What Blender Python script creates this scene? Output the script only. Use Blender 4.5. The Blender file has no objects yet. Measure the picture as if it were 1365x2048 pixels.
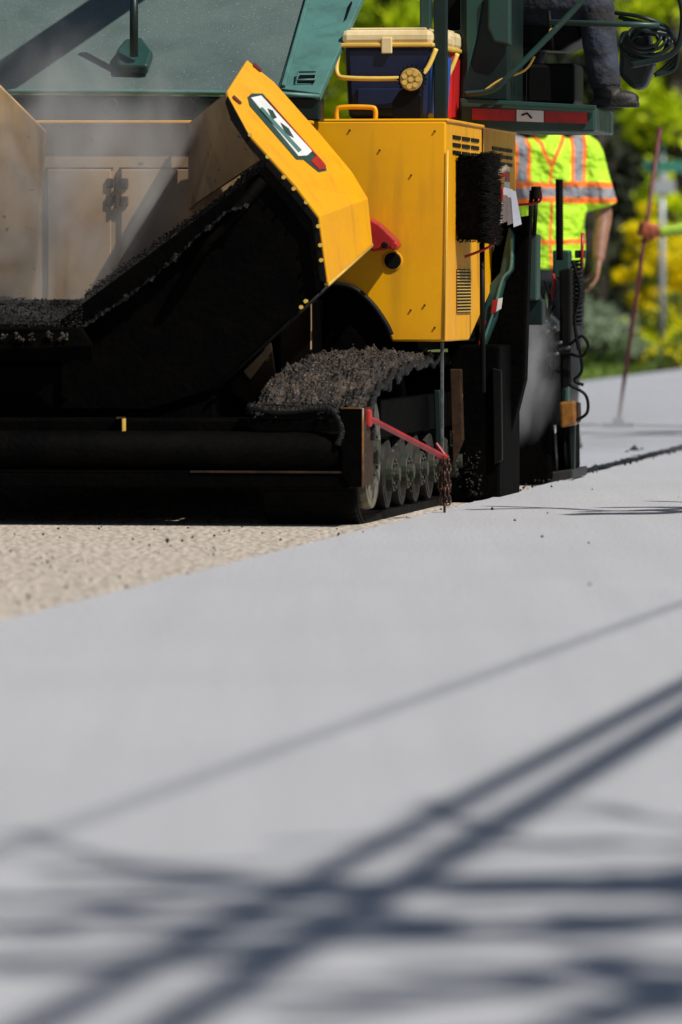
import bpy, bmesh, math, random
from mathutils import Vector, Matrix, noise
random.seed(4)
F=13000.0; CX=682.5; HY=560.0; H=0.82
TH=math.radians(8.9); ST,CT=math.sin(TH),math.cos(TH)
C0=(0.073,22.2)
SUN=Vector((0.50,-0.40,0.77)).normalized()
scn=bpy.context.scene
# ---------------------------------------------------------------- helpers
def T(px,py,v):
    a=(px-CX)/F; b=(HY-py)/F
    t=(v+C0[0]*ST+C0[1]*CT)/(a*ST+CT)
    X,Y,Z=a*t,t,H+b*t
    return Vector(((X-C0[0])*CT-(Y-C0[1])*ST,v,Z))
def TS(px,py,u):
    a=(px-CX)/F; b=(HY-py)/F
    t=(u+C0[0]*CT-C0[1]*ST)/(a*CT-ST)
    X,Y,Z=a*t,t,H+b*t
    return Vector((u,(X-C0[0])*ST+(Y-C0[1])*CT,Z))
def G(px,py,z=0.0):
    d=F*(H-z)/(py-HY); return Vector(((px-CX)/F*d,d,z))
def PD(px,py,d): return Vector(((px-CX)/F*d,d,H+(HY-py)/F*d))
def m2w(p): return Vector((C0[0]+p[0]*CT+p[1]*ST, C0[1]-p[0]*ST+p[1]*CT, p[2]))
SUNM=Vector((SUN.x*CT-SUN.y*ST, SUN.x*ST+SUN.y*CT, SUN.z))
def TP(px,py,A,B,C,off=0.0):
    """point seen on the plane A,B,C given in machine space"""
    p0=T(px,py,0.0); p1=T(px,py,3.0); n=(B-A).cross(C-A).normalized()
    if n.y>0: n=-n
    d=p1-p0; t=(A-p0).dot(n)/d.dot(n)
    return p0+d*t+n*off
J0=(-0.823,15.7)
def R(u,v,z=0.0): return Vector((J0[0]+u*CT+v*ST, J0[1]-u*ST+v*CT, z))

def empty(name,loc=(0,0,0),rot=0.0,parent=None):
    e=bpy.data.objects.new(name,None); e.empty_display_size=.2
    e.location=loc; e.rotation_euler=(0,0,rot); scn.collection.objects.link(e)
    if parent: e.parent=parent
    return e
def obj(name,verts,faces,mat,parent=None,bevel=0,smooth=False,solid=0,sub=0,autos=False):
    me=bpy.data.meshes.new(name); me.from_pydata([tuple(v) for v in verts],[],faces); me.update()
    bm=bmesh.new(); bm.from_mesh(me); bmesh.ops.recalc_face_normals(bm,faces=bm.faces); bm.to_mesh(me); bm.free()
    o=bpy.data.objects.new(name,me); scn.collection.objects.link(o)
    if mat: me.materials.append(mat)
    if parent: o.parent=parent
    if smooth:
        for p in me.polygons: p.use_smooth=True
    if solid:
        m=o.modifiers.new('s','SOLIDIFY'); m.thickness=solid; m.offset=0
    if bevel:
        m=o.modifiers.new('b','BEVEL'); m.width=bevel; m.segments=2; m.limit_method='ANGLE'
    if sub:
        m=o.modifiers.new('u','SUBSURF'); m.levels=sub; m.render_levels=sub
    return o
def boxg(lo,hi):
    x0,y0,z0=lo;x1,y1,z1=hi
    v=[(x0,y0,z0),(x1,y0,z0),(x1,y1,z0),(x0,y1,z0),(x0,y0,z1),(x1,y0,z1),(x1,y1,z1),(x0,y1,z1)]
    f=[(0,3,2,1),(4,5,6,7),(0,1,5,4),(1,2,6,5),(2,3,7,6),(3,0,4,7)]
    return v,f
def box(name,lo,hi,mat,parent=None,bevel=.006):
    v,f=boxg(lo,hi); return obj(name,v,f,mat,parent,bevel)
def comb(gs):
    V=[];Fs=[]
    for v,f in gs:
        n=len(V); V+=list(v); Fs+=[tuple(i+n for i in q) for q in f]
    return V,Fs
def plate(name,px,v,th,mat,parent,bevel=.004):
    a=[T(x,y,v) for x,y in px]; b=[p+Vector((0,th,0)) for p in a]; n=len(a)
    f=[tuple(range(n)),tuple(range(2*n-1,n-1,-1))]+[(i,(i+1)%n,n+(i+1)%n,n+i) for i in range(n)]
    return obj(name,a+b,f,mat,parent,bevel)
def tubeg(pts,rad,seg=10,right=None):
    pts=[Vector(p) for p in pts]; n=len(pts)
    if not isinstance(rad,(list,tuple)): rad=[rad]*n
    V=[];Fs=[]; pr=None
    for i,p in enumerate(pts):
        d=(pts[min(i+1,n-1)]-pts[max(i-1,0)]).normalized()
        if right is not None: r=Vector(right)
        elif pr is None: r=Vector((0,0,1)) if abs(d.z)<.9 else Vector((1,0,0))
        else: r=pr
        r=(r-d*r.dot(d)).normalized(); pr=r; q=d.cross(r)
        ra,rb=rad[i] if isinstance(rad[i],(list,tuple)) else (rad[i],rad[i])
        for k in range(seg):
            a=2*math.pi*k/seg; V.append(p+r*(ra*math.cos(a))+q*(rb*math.sin(a)))
    for i in range(n-1):
        for k in range(seg):
            Fs.append((i*seg+k,i*seg+(k+1)%seg,(i+1)*seg+(k+1)%seg,(i+1)*seg+k))
    Fs.append(tuple(range(seg-1,-1,-1))); Fs.append(tuple(range((n-1)*seg,n*seg)))
    return V,Fs
def tube(name,pts,rad,mat,parent=None,seg=10,right=None,smooth=True):
    v,f=tubeg(pts,rad,seg,right); return obj(name,v,f,mat,parent,smooth=smooth)
def cylg(c,axis,r,l,seg=24):
    c=Vector(c);a=Vector(axis).normalized(); return tubeg([c-a*l/2,c+a*l/2],r,seg)
def cyl(name,c,axis,r,l,mat,parent=None,seg=28,bevel=.004):
    v,f=cylg(c,axis,r,l,seg); return obj(name,v,f,mat,parent,bevel)
def sm(pts,n=6):
    pts=[Vector(p) for p in pts]; out=[]
    for i in range(len(pts)-1):
        p0=pts[max(i-1,0)];p1=pts[i];p2=pts[i+1];p3=pts[min(i+2,len(pts)-1)]
        for k in range(n):
            t=k/n
            out.append(.5*((2*p1)+(p2-p0)*t+(2*p0-5*p1+4*p2-p3)*t*t+(3*p1-p0-3*p2+p3)*t**3))
    out.append(pts[-1]); return out
# ---------------------------------------------------------------- materials
def pm(name,col,rough=.5,metal=0,col2=None,scale=6,lo=.4,hi=.65,bump=0,bscale=90,spec=.5,bdist=.01,rv=0,speck=None,coat=0,grime=None):
    m=bpy.data.materials.new(name); m.use_nodes=True; nt=m.node_tree; N=nt.nodes; L=nt.links
    b=N['Principled BSDF']; tc=N.new('ShaderNodeTexCoord')
    ns=N.new('ShaderNodeTexNoise'); ns.inputs['Scale'].default_value=scale; ns.inputs['Detail'].default_value=8; ns.inputs['Roughness'].default_value=.65
    L.new(tc.outputs['Object'],ns.inputs['Vector'])
    mr=N.new('ShaderNodeMapRange'); mr.inputs[1].default_value=lo; mr.inputs[2].default_value=hi
    L.new(ns.outputs['Fac'],mr.inputs[0])
    mx=N.new('ShaderNodeMix'); mx.data_type='RGBA'
    c2=col2 if col2 else tuple(c*.8 for c in col)
    mx.inputs[6].default_value=(*col,1); mx.inputs[7].default_value=(*c2,1)
    L.new(mr.outputs[0],mx.inputs[0]); out=mx.outputs[2]
    if grime:   # vertical streaks: noise stretched in z
        mp=N.new('ShaderNodeMapping'); mp.inputs['Scale'].default_value=(14,14,1.6); L.new(tc.outputs['Object'],mp.inputs[0])
        n3=N.new('ShaderNodeTexNoise'); n3.inputs['Scale'].default_value=1; n3.inputs['Detail'].default_value=7; L.new(mp.outputs[0],n3.inputs['Vector'])
        m3=N.new('ShaderNodeMapRange'); m3.inputs[1].default_value=.52; m3.inputs[2].default_value=.78; m3.inputs[4].default_value=grime[1]; L.new(n3.outputs['Fac'],m3.inputs[0])
        x3=N.new('ShaderNodeMix'); x3.data_type='RGBA'; x3.inputs[7].default_value=(*grime[0],1)
        L.new(m3.outputs[0],x3.inputs[0]); L.new(out,x3.inputs[6]); out=x3.outputs[2]
    if speck:
        n2=N.new('ShaderNodeTexNoise'); n2.inputs['Scale'].default_value=speck[1]; n2.inputs['Detail'].default_value=3
        L.new(tc.outputs['Object'],n2.inputs['Vector'])
        m2=N.new('ShaderNodeMapRange'); m2.inputs[1].default_value=speck[2]; m2.inputs[2].default_value=speck[2]+.05
        L.new(n2.outputs['Fac'],m2.inputs[0])
        x2=N.new('ShaderNodeMix'); x2.data_type='RGBA'; x2.inputs[7].default_value=(*speck[0],1)
        L.new(m2.outputs[0],x2.inputs[0]); L.new(out,x2.inputs[6]); out=x2.outputs[2]
    L.new(out,b.inputs['Base Color'])
    b.inputs['Roughness'].default_value=rough; b.inputs['Metallic'].default_value=metal
    b.inputs['Specular IOR Level'].default_value=spec
    if coat: b.inputs['Coat Weight'].default_value=coat
    if rv:
        r2=N.new('ShaderNodeMapRange'); r2.inputs[3].default_value=rough; r2.inputs[4].default_value=min(1,rough+rv)
        L.new(mr.outputs[0],r2.inputs[0]); L.new(r2.outputs[0],b.inputs['Roughness'])
    if bump:
        nb=N.new('ShaderNodeTexNoise'); nb.inputs['Scale'].default_value=bscale; nb.inputs['Detail'].default_value=4
        L.new(tc.outputs['Object'],nb.inputs['Vector'])
        bp=N.new('ShaderNodeBump'); bp.inputs['Strength'].default_value=bump; bp.inputs['Distance'].default_value=bdist
        L.new(nb.outputs['Fac'],bp.inputs['Height']); L.new(bp.outputs[0],b.inputs['Normal'])
    return m
YEL=pm('yellow_paint',(.80,.37,.002),.33,col2=(.70,.30,.002),scale=2.5,rv=.2,speck=((.10,.05,.015),70,.735),bump=.05,bscale=5,spec=.4,grime=((.30,.14,.02),.45))
YELD=pm('dusty_yellow_paint',(.40,.26,.13),.6,col2=(.20,.13,.075),scale=2.5,speck=((.04,.03,.025),30,.68),grime=((.10,.07,.045),.8))
GRN=pm('green_paint',(.012,.052,.040),.38,col2=(.008,.03,.024),scale=5,rv=.3,speck=((.05,.06,.045),60,.7),grime=((.03,.035,.03),.6))
TEAL=pm('lit_green_paint',(.075,.19,.165),.42,col2=(.05,.135,.12),scale=6,rv=.2,speck=((.03,.05,.04),50,.68),grime=((.03,.07,.06),.6))  # the machine's green lightened to the tone of its sunlit parts
DGRN=pm('dark_green_paint',(.006,.019,.016),.42,col2=(.004,.010,.009),scale=5,spec=.35)
MESH=pm('rubber_apron',(.085,.12,.11),.6,col2=(.055,.085,.078),scale=3,speck=((.30,.34,.32),170,.66),bump=.5,bscale=260,bdist=.005)
BLK=pm('asphalt_coated_steel',(.0008,.0008,.0008),.7,col2=(.0022,.0018,.0015),scale=7,bump=.5,bscale=40,spec=.025)
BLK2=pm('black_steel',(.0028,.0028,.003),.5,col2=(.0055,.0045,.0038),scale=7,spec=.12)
HOT=pm('hot_asphalt',(.0030,.0030,.0030),.42,col2=(.007,.0065,.006),scale=30,bump=.9,bscale=110,bdist=.012,spec=.28)
CRUST=pm('crusted_asphalt',(.009,.0075,.006),.5,col2=(.085,.060,.040),scale=18,lo=.45,hi=.66,bump=1,bscale=80,bdist=.025,spec=.45,speck=((.22,.165,.12),110,.62))
BRN=pm('rusty_steel',(.045,.021,.009),.6,col2=(.009,.0065,.005),scale=14,speck=((.20,.10,.03),30,.67),spec=.2)
RED=pm('red_paint',(.42,.012,.010),.4,col2=(.22,.010,.010),scale=12)
DRED=pm('maroon_paint',(.11,.010,.014),.5)
CHN=pm('chain_steel',(.05,.03,.025),.45,metal=.6,col2=(.10,.04,.025),scale=30)
WHT=pm('white_reflective',(.75,.75,.73),.4,col2=(.6,.6,.58))
CRM=pm('cream_plastic',(.78,.64,.36),.4,col2=(.66,.50,.25),scale=8,grime=((.4,.3,.15),.5))
BLU=pm('blue_plastic_shaded',(.005,.011,.04),.4,col2=(.008,.017,.055),scale=4,spec=.35)  # cooler blue darkened to navy, as its front looks in shadow
BLU2=pm('blue_plastic_lit',(.02,.10,.42),.4)  # same cooler blue, brightened for the side the sun hits
REDP=pm('red_plastic',(.50,.015,.015),.35)
YPL=pm('yellow_plastic',(.72,.46,.08),.4)
BRIS=pm('black_bristles',(.0025,.0022,.002),.7,spec=.08)
WOOD=pm('wood_handle',(.30,.24,.18),.6,col2=(.2,.15,.1),scale=20)
PAP=pm('paper',(.60,.66,.80),.7)
RUB=pm('track_rubber',(.0025,.0025,.0025),.7,col2=(.008,.007,.006),scale=12,bump=.5,bscale=50,spec=.08)
DISC=pm('dusty_wheel',(.17,.15,.10),.6,col2=(.035,.033,.025),scale=12,speck=((.01,.01,.01),26,.56))
DISC2=pm('grimy_shaded_wheel',(.028,.026,.02),.6,col2=(.006,.006,.005),scale=14,speck=((.09,.08,.06),40,.66),spec=.2)  # grime plus painted shade: bogie wheels darkened as under the guard
HUB=pm('dirty_hub',(.02,.03,.022),.5,col2=(.045,.036,.024),scale=18,spec=.3)
GREY=pm('grey_steel',(.14,.15,.16),.45,metal=.4,col2=(.05,.05,.05),scale=20)
GAL=pm('galvanized_steel',(.42,.44,.46),.45,metal=.3)
DKP=pm('dusty_dark_panel',(.010,.010,.010),.6,col2=(.022,.02,.019),scale=4)
GLS=pm('amber_lens',(.50,.33,.10),.15,col2=(.26,.17,.05),scale=60,coat=1)
ORG=pm('amber_plastic',(.26,.11,.02),.3,col2=(.10,.04,.012),scale=20)
SKIN=pm('skin',(.27,.135,.08),.5,col2=(.22,.10,.06),scale=20)
JEAN=pm('stained_denim',(.03,.038,.06),.85,col2=(.012,.010,.010),scale=9,bump=.8,bscale=14,bdist=.03)
NAVY=pm('dark_trousers',(.014,.017,.022),.85,col2=(.008,.010,.013),scale=9,bump=.3,bscale=20)
BOOT=pm('leather_boot',(.012,.009,.008),.6,bump=.3)
GLOV=pm('work_glove',(.50,.10,.03),.7,col2=(.05,.02,.02),scale=30)
HAIR=pm('dark_hair',(.02,.014,.01),.7)
ORGF=pm('orange_fabric',(.95,.22,.02),.7)

def node_asphalt(name,base,base2,spec,rough,bump,milled=False):
    m=bpy.data.materials.new(name); m.use_nodes=True; nt=m.node_tree; N=nt.nodes; L=nt.links
    b=N['Principled BSDF']; tc=N.new('ShaderNodeTexCoord')
    def nz(s,d=5,r=.6):
        n=N.new('ShaderNodeTexNoise'); n.inputs['Scale'].default_value=s; n.inputs['Detail'].default_value=d; n.inputs['Roughness'].default_value=r
        L.new(tc.outputs['Object'],n.inputs['Vector']); return n.outputs['Fac']
    def rng(i,a,bb,c=0,d=1):
        r=N.new('ShaderNodeMapRange'); r.inputs[1].default_value=a;r.inputs[2].default_value=bb;r.inputs[3].default_value=c;r.inputs[4].default_value=d
        L.new(i,r.inputs[0]); return r.outputs[0]
    def mix(f,a,bb):
        x=N.new('ShaderNodeMix'); x.data_type='RGBA'; L.new(f,x.inputs[0])
        for i,c in ((6,a),(7,bb)):
            if isinstance(c,tuple): x.inputs[i].default_value=(*c,1)
            else: L.new(c,x.inputs[i])
        return x.outputs[2]
    c=mix(rng(nz(.7),.35,.65),base,base2)
    mp0=N.new('ShaderNodeMapping'); mp0.inputs['Rotation'].default_value=(0,0,TH); mp0.inputs['Scale'].default_value=(9,.25,1); L.new(tc.outputs['Object'],mp0.inputs[0])
    n0=N.new('ShaderNodeTexNoise'); n0.inputs['Scale'].default_value=1; n0.inputs['Detail'].default_value=4; L.new(mp0.outputs[0],n0.inputs['Vector'])
    c=mix(rng(n0.outputs['Fac'],.4,.7,0,.6),c,tuple(x*.86 for x in base))
    c=mix(rng(nz(90,5,.8),.46,.60,0,.9),c,tuple(x*.50 for x in base))
    c=mix(rng(nz(45,2),.70,.75),c,tuple(x*.4 for x in base))
    if milled:
        v=N.new('ShaderNodeTexVoronoi'); v.inputs['Scale'].default_value=38
        mp=N.new('ShaderNodeMapping'); mp.inputs['Rotation'].default_value=(0,0,TH); mp.inputs['Scale'].default_value=(1,.45,1)
        L.new(tc.outputs['Object'],mp.inputs[0]); L.new(mp.outputs[0],v.inputs['Vector'])
        c=mix(rng(v.outputs['Distance'],.25,.75),c,tuple(x*.5 for x in base))
        w=N.new('ShaderNodeTexWave'); w.inputs['Scale'].default_value=11; w.inputs['Distortion'].default_value=3; w.inputs['Detail Scale'].default_value=4
        mp2=N.new('ShaderNodeMapping'); mp2.inputs['Rotation'].default_value=(0,0,TH)
        L.new(tc.outputs['Object'],mp2.inputs[0]); L.new(mp2.outputs[0],w.inputs['Vector'])
        c=mix(rng(w.outputs['Fac'],.0,.5,.5,0),c,tuple(x*.5 for x in base))
    L.new(c,b.inputs['Base Color']); b.inputs['Roughness'].default_value=rough; b.inputs['Specular IOR Level'].default_value=spec
    bp=N.new('ShaderNodeBump'); bp.inputs['Strength'].default_value=bump; bp.inputs['Distance'].default_value=.006
    L.new(nz(150,4),bp.inputs['Height'])
    if milled:
        b2=N.new('ShaderNodeBump'); b2.inputs['Strength'].default_value=.8; b2.inputs['Distance'].default_value=.015; b2.invert=True
        L.new(v.outputs['Distance'],b2.inputs['Height']); L.new(bp.outputs[0],b2.inputs['Normal']); L.new(b2.outputs[0],b.inputs['Normal'])
    else: L.new(bp.outputs[0],b.inputs['Normal'])
    return m
MAT=node_asphalt('fresh_asphalt',(.515,.52,.54),(.475,.48,.50),.2,.65,.6)
MATH=node_asphalt('hot_asphalt_mat',(.50,.515,.56),(.44,.455,.50),.3,.5,.4)
MIL=node_asphalt('milled_asphalt',(.72,.63,.53),(.60,.52,.43),.12,.85,.6,milled=True)
GRASS=pm('grass_verge',(.12,.15,.03),.9,col2=(.26,.22,.12),scale=.8,bump=.6,bscale=30)

def leafmat(name,c1,c2,scale=1.2,tr=.4):
    m=bpy.data.materials.new(name); m.use_nodes=True; nt=m.node_tree; N=nt.nodes; L=nt.links
    b=N['Principled BSDF']; tc=N.new('ShaderNodeTexCoord'); n=N.new('ShaderNodeTexNoise'); n.inputs['Scale'].default_value=scale; n.inputs['Detail'].default_value=6
    L.new(tc.outputs['Object'],n.inputs['Vector']); mr=N.new('ShaderNodeMapRange'); mr.inputs[1].default_value=.38; mr.inputs[2].default_value=.62
    L.new(n.outputs['Fac'],mr.inputs[0]); x=N.new('ShaderNodeMix'); x.data_type='RGBA'; x.inputs[6].default_value=(*c1,1); x.inputs[7].default_value=(*c2,1)
    L.new(mr.outputs[0],x.inputs[0]); L.new(x.outputs[2],b.inputs['Base Color']); b.inputs['Roughness'].default_value=.6; b.inputs['Specular IOR Level'].default_value=.25
    t=N.new('ShaderNodeBsdfTranslucent'); L.new(x.outputs[2],t.inputs['Color']); ms=N.new('ShaderNodeMixShader'); ms.inputs[0].default_value=tr
    L.new(b.outputs[0],ms.inputs[1]); L.new(t.outputs[0],ms.inputs[2]); L.new(ms.outputs[0],N['Material Output'].inputs['Surface'])
    return m
LBRT=leafmat('spring_leaves',(.80,.88,.01),(.34,.48,.01))
LMID=leafmat('green_leaves',(.20,.30,.05),(.06,.11,.02))
LDRK=leafmat('evergreen_needles',(.04,.05,.02),(.008,.014,.008),tr=.1)
LYEL=leafmat('yellow_blossom',(.98,.82,.0),(.80,.70,.01),scale=3)
LSIL=leafmat('silver_leaves',(.36,.44,.30),(.16,.22,.12),scale=3)
BARK=pm('bark',(.06,.045,.035),.9,col2=(.03,.024,.02),scale=12,bump=.6,bscale=30)

# ---------------------------------------------------------------- ground and road
def quad(name,pts,mat,parent=None): return obj(name,pts,[tuple(range(len(pts)))],mat,parent)
quad('ground',[(-1500,-300,-.05),(1500,-300,-.05),(1500,2500,-.05),(-1500,2500,-.05)],GRASS)
quad('milled_road',[R(-2.95,-60,-.022),R(0.0,-60,-.022),R(0.0,300,-.022),R(-2.95,300,-.022)],MIL)
ev=[];n=900
for i in range(n+1):
    v=-25+i*(90/n); e=.014*noise.noise(Vector((v*2.1,0,3)))+.010*noise.noise(Vector((v*13,0,8)))
    ev.append((e,v))
V=[];Fs=[]
for e,v in ev: V+=[R(7,v,0),R(e+.012,v,0),R(e-.004,v,-.03)]
for i in range(n):
    a=i*3; Fs+=[(a,a+1,a+4,a+3),(a+1,a+2,a+5,a+4)]
obj('road',V,Fs,MAT)
quad('road_shoulder',[R(7,-60,-.004),R(8.5,-60,-.004),R(8.5,300,-.004),R(7,300,-.004)],MIL)
quad('road.001',[R(-2.95,65,-.006),R(7,65,-.006),R(7,300,-.006),R(-2.95,300,-.006)],MAT)
vs=11.6
V=[];Fs=[];n=900
for i in range(n+1):
    v=vs+i*(53.4/n)
    e=.03*noise.noise(Vector((v*3.1,1,3)))+.02*noise.noise(Vector((v*14,0,8)))+.0
    hh=.003+.014*abs(noise.noise(Vector((v*9,4,1))))
    V+=[R(-2.9,v,-.02),R(-2.88,v,.010),R(e-.04,v,.010),R(e-.02,v,.010+hh),R(e,v,.001)]
for i in range(n):
    for k in range(4):
        a=i*5+k; Fs.append((a,a+1,a+6,a+5))
hm=obj('fresh_asphalt_mat',V,Fs,MATH,smooth=False)
hm.data.materials.append(HOT)
for i,p in enumerate(hm.data.polygons):
    if i%4==3: p.material_index=1
    elif i%4==2 and noise.noise(Vector((i*.011,0,0)))>.0: p.material_index=1
gs=[]
def crumb(c,r):
    V=[];
    for d in ((1,0,0),(-1,0,0),(0,1,0),(0,-1,0),(0,0,1),(0,0,-1)):
        V.append(Vector(c)+Vector(d)*r*random.uniform(.6,1.2)+Vector((0,0,r*.4)))
    return V,[(0,2,4),(2,1,4),(1,3,4),(3,0,4),(2,0,5),(1,2,5),(3,1,5),(0,3,5)]
for i in range(500):
    v=random.uniform(9.5,40); u=random.gauss(-.01,.03); gs.append(crumb(R(u,v,.002),random.uniform(.003,.009)))
for i in range(20):
    v=random.uniform(3,24); u=random.uniform(.05,2.5)**1.2; gs.append(crumb(R(u,v,0),random.uniform(.002,.004)))
for (x,y,r) in [(1085,1075,.006),(1030,1042,.006),(1180,1170,.005),(335,1083,.010),(1270,905,.026),(1255,908,.016),(1285,903,.016),(985,1020,.008),(1178,1087,.004),(1096,1027,.004)]:
    gs.append(crumb(G(x,y),r))
for i in range(260):
    gs.append(crumb(R(random.uniform(-1.6,-.05),random.uniform(0,9),-.02),random.uniform(.002,.006)))
v,f=comb(gs); obj('asphalt_crumbs',v,f,HOT)

# ---------------------------------------------------------------- paver
P=empty('asphalt_paver',(C0[0],C0[1],0),-TH)
LFT=-620
va,vb=1.42,2.05
A=T(0,180,va);B=T(550,180,va);C=T(600,0,vb)
def spoly(name,px,mat,off=0,th=.012,parent=P,pl=None,bevel=.003):
    pl=pl or (A,B,C)
    n_=(pl[1]-pl[0]).cross(pl[2]-pl[0]).normalized()
    if n_.y>0:n_=-n_
    a=[TP(x,y,*pl,off) for x,y in px]; b=[p-n_*th for p in a]; n=len(a)
    f=[tuple(range(n)),tuple(range(2*n-1,n-1,-1))]+[(i,(i+1)%n,n+(i+1)%n,n+i) for i in range(n)]
    return obj(name,a+b,f,mat,parent,bevel)
spoly('apron_screen',[(LFT,-60),(626,-60),(556,181),(LFT,181)],MESH)
spoly('apron_frame',[(629,-60),(752,-60),(641,192),(558,181)],TEAL,.012,.03)
spoly('apron_frame_edge',[(632,-60),(640,-60),(572,181),(564,181)],TEAL,.026,.012)
spoly('frame_slot',[(696,20),(704,8),(706,12),(694,44),(688,50)],BLK2,.016,.003)
plate('apron_lower_beam',[(LFT,183),(641,194),(641,242),(LFT,242)],va-.03,.1,DGRN,P,.008)
tube('apron_lip_highlight',[T(LFT,182,va-.04),T(250,182,va-.04),T(552,186,va-.04),T(640,192,va-.04)],.008,TEAL,P)  # edge band in lighter green, its highlight put into the colour
cyl('latch_button',T(376,214,va-.04),(0,1,0),.033,.03,BLK2,P)
cyl('latch_plate',T(222,212,va-.04),(0,1,0),.03,.03,DGRN,P)
tube('support_post',[T(268,-60,1.55),T(268,112,1.5)],.016,DGRN,P)
spoly('support_foot',[(235,122),(252,100),(285,96),(307,125),(297,154),(238,152)],GRN,.05,.04,bevel=.01)
spoly('frame_latch',[(600,158),(634,158),(630,172),(596,172)],BLK2,.02,.006)
tube('frame_latch_ring',[TP(x,y,A,B,C,.03) for x,y in ((598,158),(634,157),(632,173),(596,174),(598,158))],.004,TEAL,P,6)
s1=TP(262,-20,A,B,C)+SUNM*1.5; s2=TP(-60,200,A,B,C)+SUNM*1.5; dd=(s2-s1)
tube('shadow_beam',[s1-dd*.9,s2+dd*1.2],[(.085,.085)]*2,DGRN,P,14)  # unseen overhead beam, placed toward the sun to shadow the apron diagonally
plate('hopper_back_wall',[(LFT,243),(622,243),(622,700),(LFT,700)],1.25,.03,YELD,P)
plate('hopper_back_lip',[(LFT,240),(622,240),(622,247),(LFT,247)],1.20,.08,YEL,P)
for x0,x1 in ((95,222),(242,385)):
    plate('wall_door',[(x0,338),(x1,338),(x1,600),(x0,600)],1.235,.012,YELD,P,.004)
    plate('door_trim',[(x0-4,334),(x1+4,334),(x1+4,338),(x0-4,338)],1.238,.01,BRN,P,.001)
for y in (366,402):
    plate('door_hinge',[(212,y-10),(226,y-10),(226,y+10),(212,y+10)],1.225,.015,BRN,P,.004); plate('door_hinge',[(240,y-10),(256,y-10),(256,y+10),(240,y+10)],1.225,.015,BRN,P,.004)
    cyl('hinge_pin',T(233,y,1.222),(0,0,1),.010,.05,BRN,P,10)
plate('hopper_left_plate',[(LFT,20),(-60,120),(0,170),(92,262),(66,600),(LFT,640)],.72,.02,YELD,P)
a0=[T(380,246,1.2),T(452,188,.55),T(530,315,.5),T(395,405,.9),T(380,420,1.2)]
obj('wing_inner_plate',a0,[(0,1,2,3,4)],YELD,P,solid=.012)
# --- right wing (raised)
Fp=[(453,183),(462,232),(502,275),(590,372),(637,434),(655,567)]
Bp=[(492,122),(546,166),(640,272),(702,346),(733,398),(742,489)]
pf1=T(*Fp[1],.12); pf3=T(*Fp[3],.12); pb3=T(*Bp[3],1.05); WPL=(pf1,pf3,pb3)
FV=[TP(x,y,*WPL) for x,y in Fp[:4]]+[T(x,y,.12) for x,y in Fp[4:]]
BV=[TP(x,y,*WPL) for x,y in Bp[:4]]+[T(x,y,1.12) for x,y in Bp[4:]]
V=FV+BV; n=6
obj('wing_outer_skin',V,[(0,1,2,3,9,8,7,6)]+[(i,i+1,n+i+1,n+i) for i in range(3,n-1)],YEL,P,solid=.014,bevel=.004)
rim=[(455,190),(502,277),(589,374),(636,436),(654,567),(640,560),(624,442),(580,388),(535,335),(495,290),(462,240),(450,205)]
plate('wing_rim',rim,.098,.012,BLK2,P,.003)
gs=[]
for (x,y) in [(501,269),(536,313),(568,354),(588,377),(613,404),(637,452),(641,490),(643,520),(612,602),(603,614)]:
    gs.append(cylg(T(x,y,.09),(0,1,0),.007,.012,10))
v,f=comb(gs); obj('wing_rivets',v,f,YPL,P)
pl=WPL
for x,y in ((511,138),(470,203)):
    spoly('wing_slot',[(x-9,y-7),(x-6,y-9),(x+9,y+5),(x+9,y+8),(x+5,y+8),(x-8,y-3)],DRED,.012,.002,pl=pl,bevel=0)
spoly('emblem_border',[(492,197),(500,190),(522,190),(648,333),(650,344),(634,347),(604,322),(590,322),(496,214)],GRN,.0095,.002,pl=pl,bevel=0)
spoly('emblem_field',[(498,199),(518,195),(620,306),(610,315),(593,316)],WHT,.0125,.002,pl=pl,bevel=0)
spoly('emblem_bar',[(526,198),(532,203),(645,331),(646,342),(634,343),(618,326),(628,316)],RED,.0125,.002,pl=pl,bevel=0)
spoly('emblem_stripe',[(514,222),(519,219),(598,305),(592,309)],TEAL,.015,.002,pl=pl,bevel=0)
spoly('emblem_stripe_b',[(530,222),(540,226),(548,240),(540,243)],GRN,.015,.002,pl=pl,bevel=0)
spoly('emblem_stripe_c',[(556,250),(572,262),(582,280),(566,272)],GRN,.015,.002,pl=pl,bevel=0)
tube('wing_lower_pipe',[T(655,568,.13),T(742,490,1.15)],.010,YPL,P)
obj('wing_under',[T(655,570,.14),T(742,492,1.15),T(600,625,1.0),T(560,650,.2)],[(0,1,2,3)],BLK,P,solid=.012)
plate('wing_front_plate',[(536,330),(640,440),(655,568),(430,778),(300,820),(120,820),(120,640),(350,470)],.13,.05,BLK,P,.006)
tube('wing_bottom_edge',[T(656,572,.12),T(560,662,.12),T(436,776,.12)],.006,BLK2,P)
tube('wing_brace',[T(345,600,.11),T(420,480,.11),T(528,360,.11)],.02,BLK,P,8)
def bed():
    top=[(LFT,585),(-200,578),(-60,590),(0,592),(60,604),(130,592),(180,562),(250,520),(330,462),(400,400),(455,350),(500,316),(532,308)]
    pts=sm([T(x,y,.45) for x,y in top],10); V=[];nr=9
    for i,p in enumerate(pts):
        for k in range(nr):
            t=k/(nr-1); q=Vector(p); q.y=.75-.68*t
            q.z-=.34*t**1.2*.55
            q+=Vector((0,0,.022))*noise.noise(Vector((p.x*22,k*.9,p.z*22)))+Vector((0,0,.012))*noise.noise(Vector((p.x*70,k*2.3,1)))
            V.append(q)
    Fs=[(i*nr+k,i*nr+k+1,(i+1)*nr+k+1,(i+1)*nr+k) for i in range(len(pts)-1) for k in range(nr-1)]
    return V,Fs
v,f=bed(); ob=obj('asphalt_load',v,f,HOT,P,smooth=False,sub=2)
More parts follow.
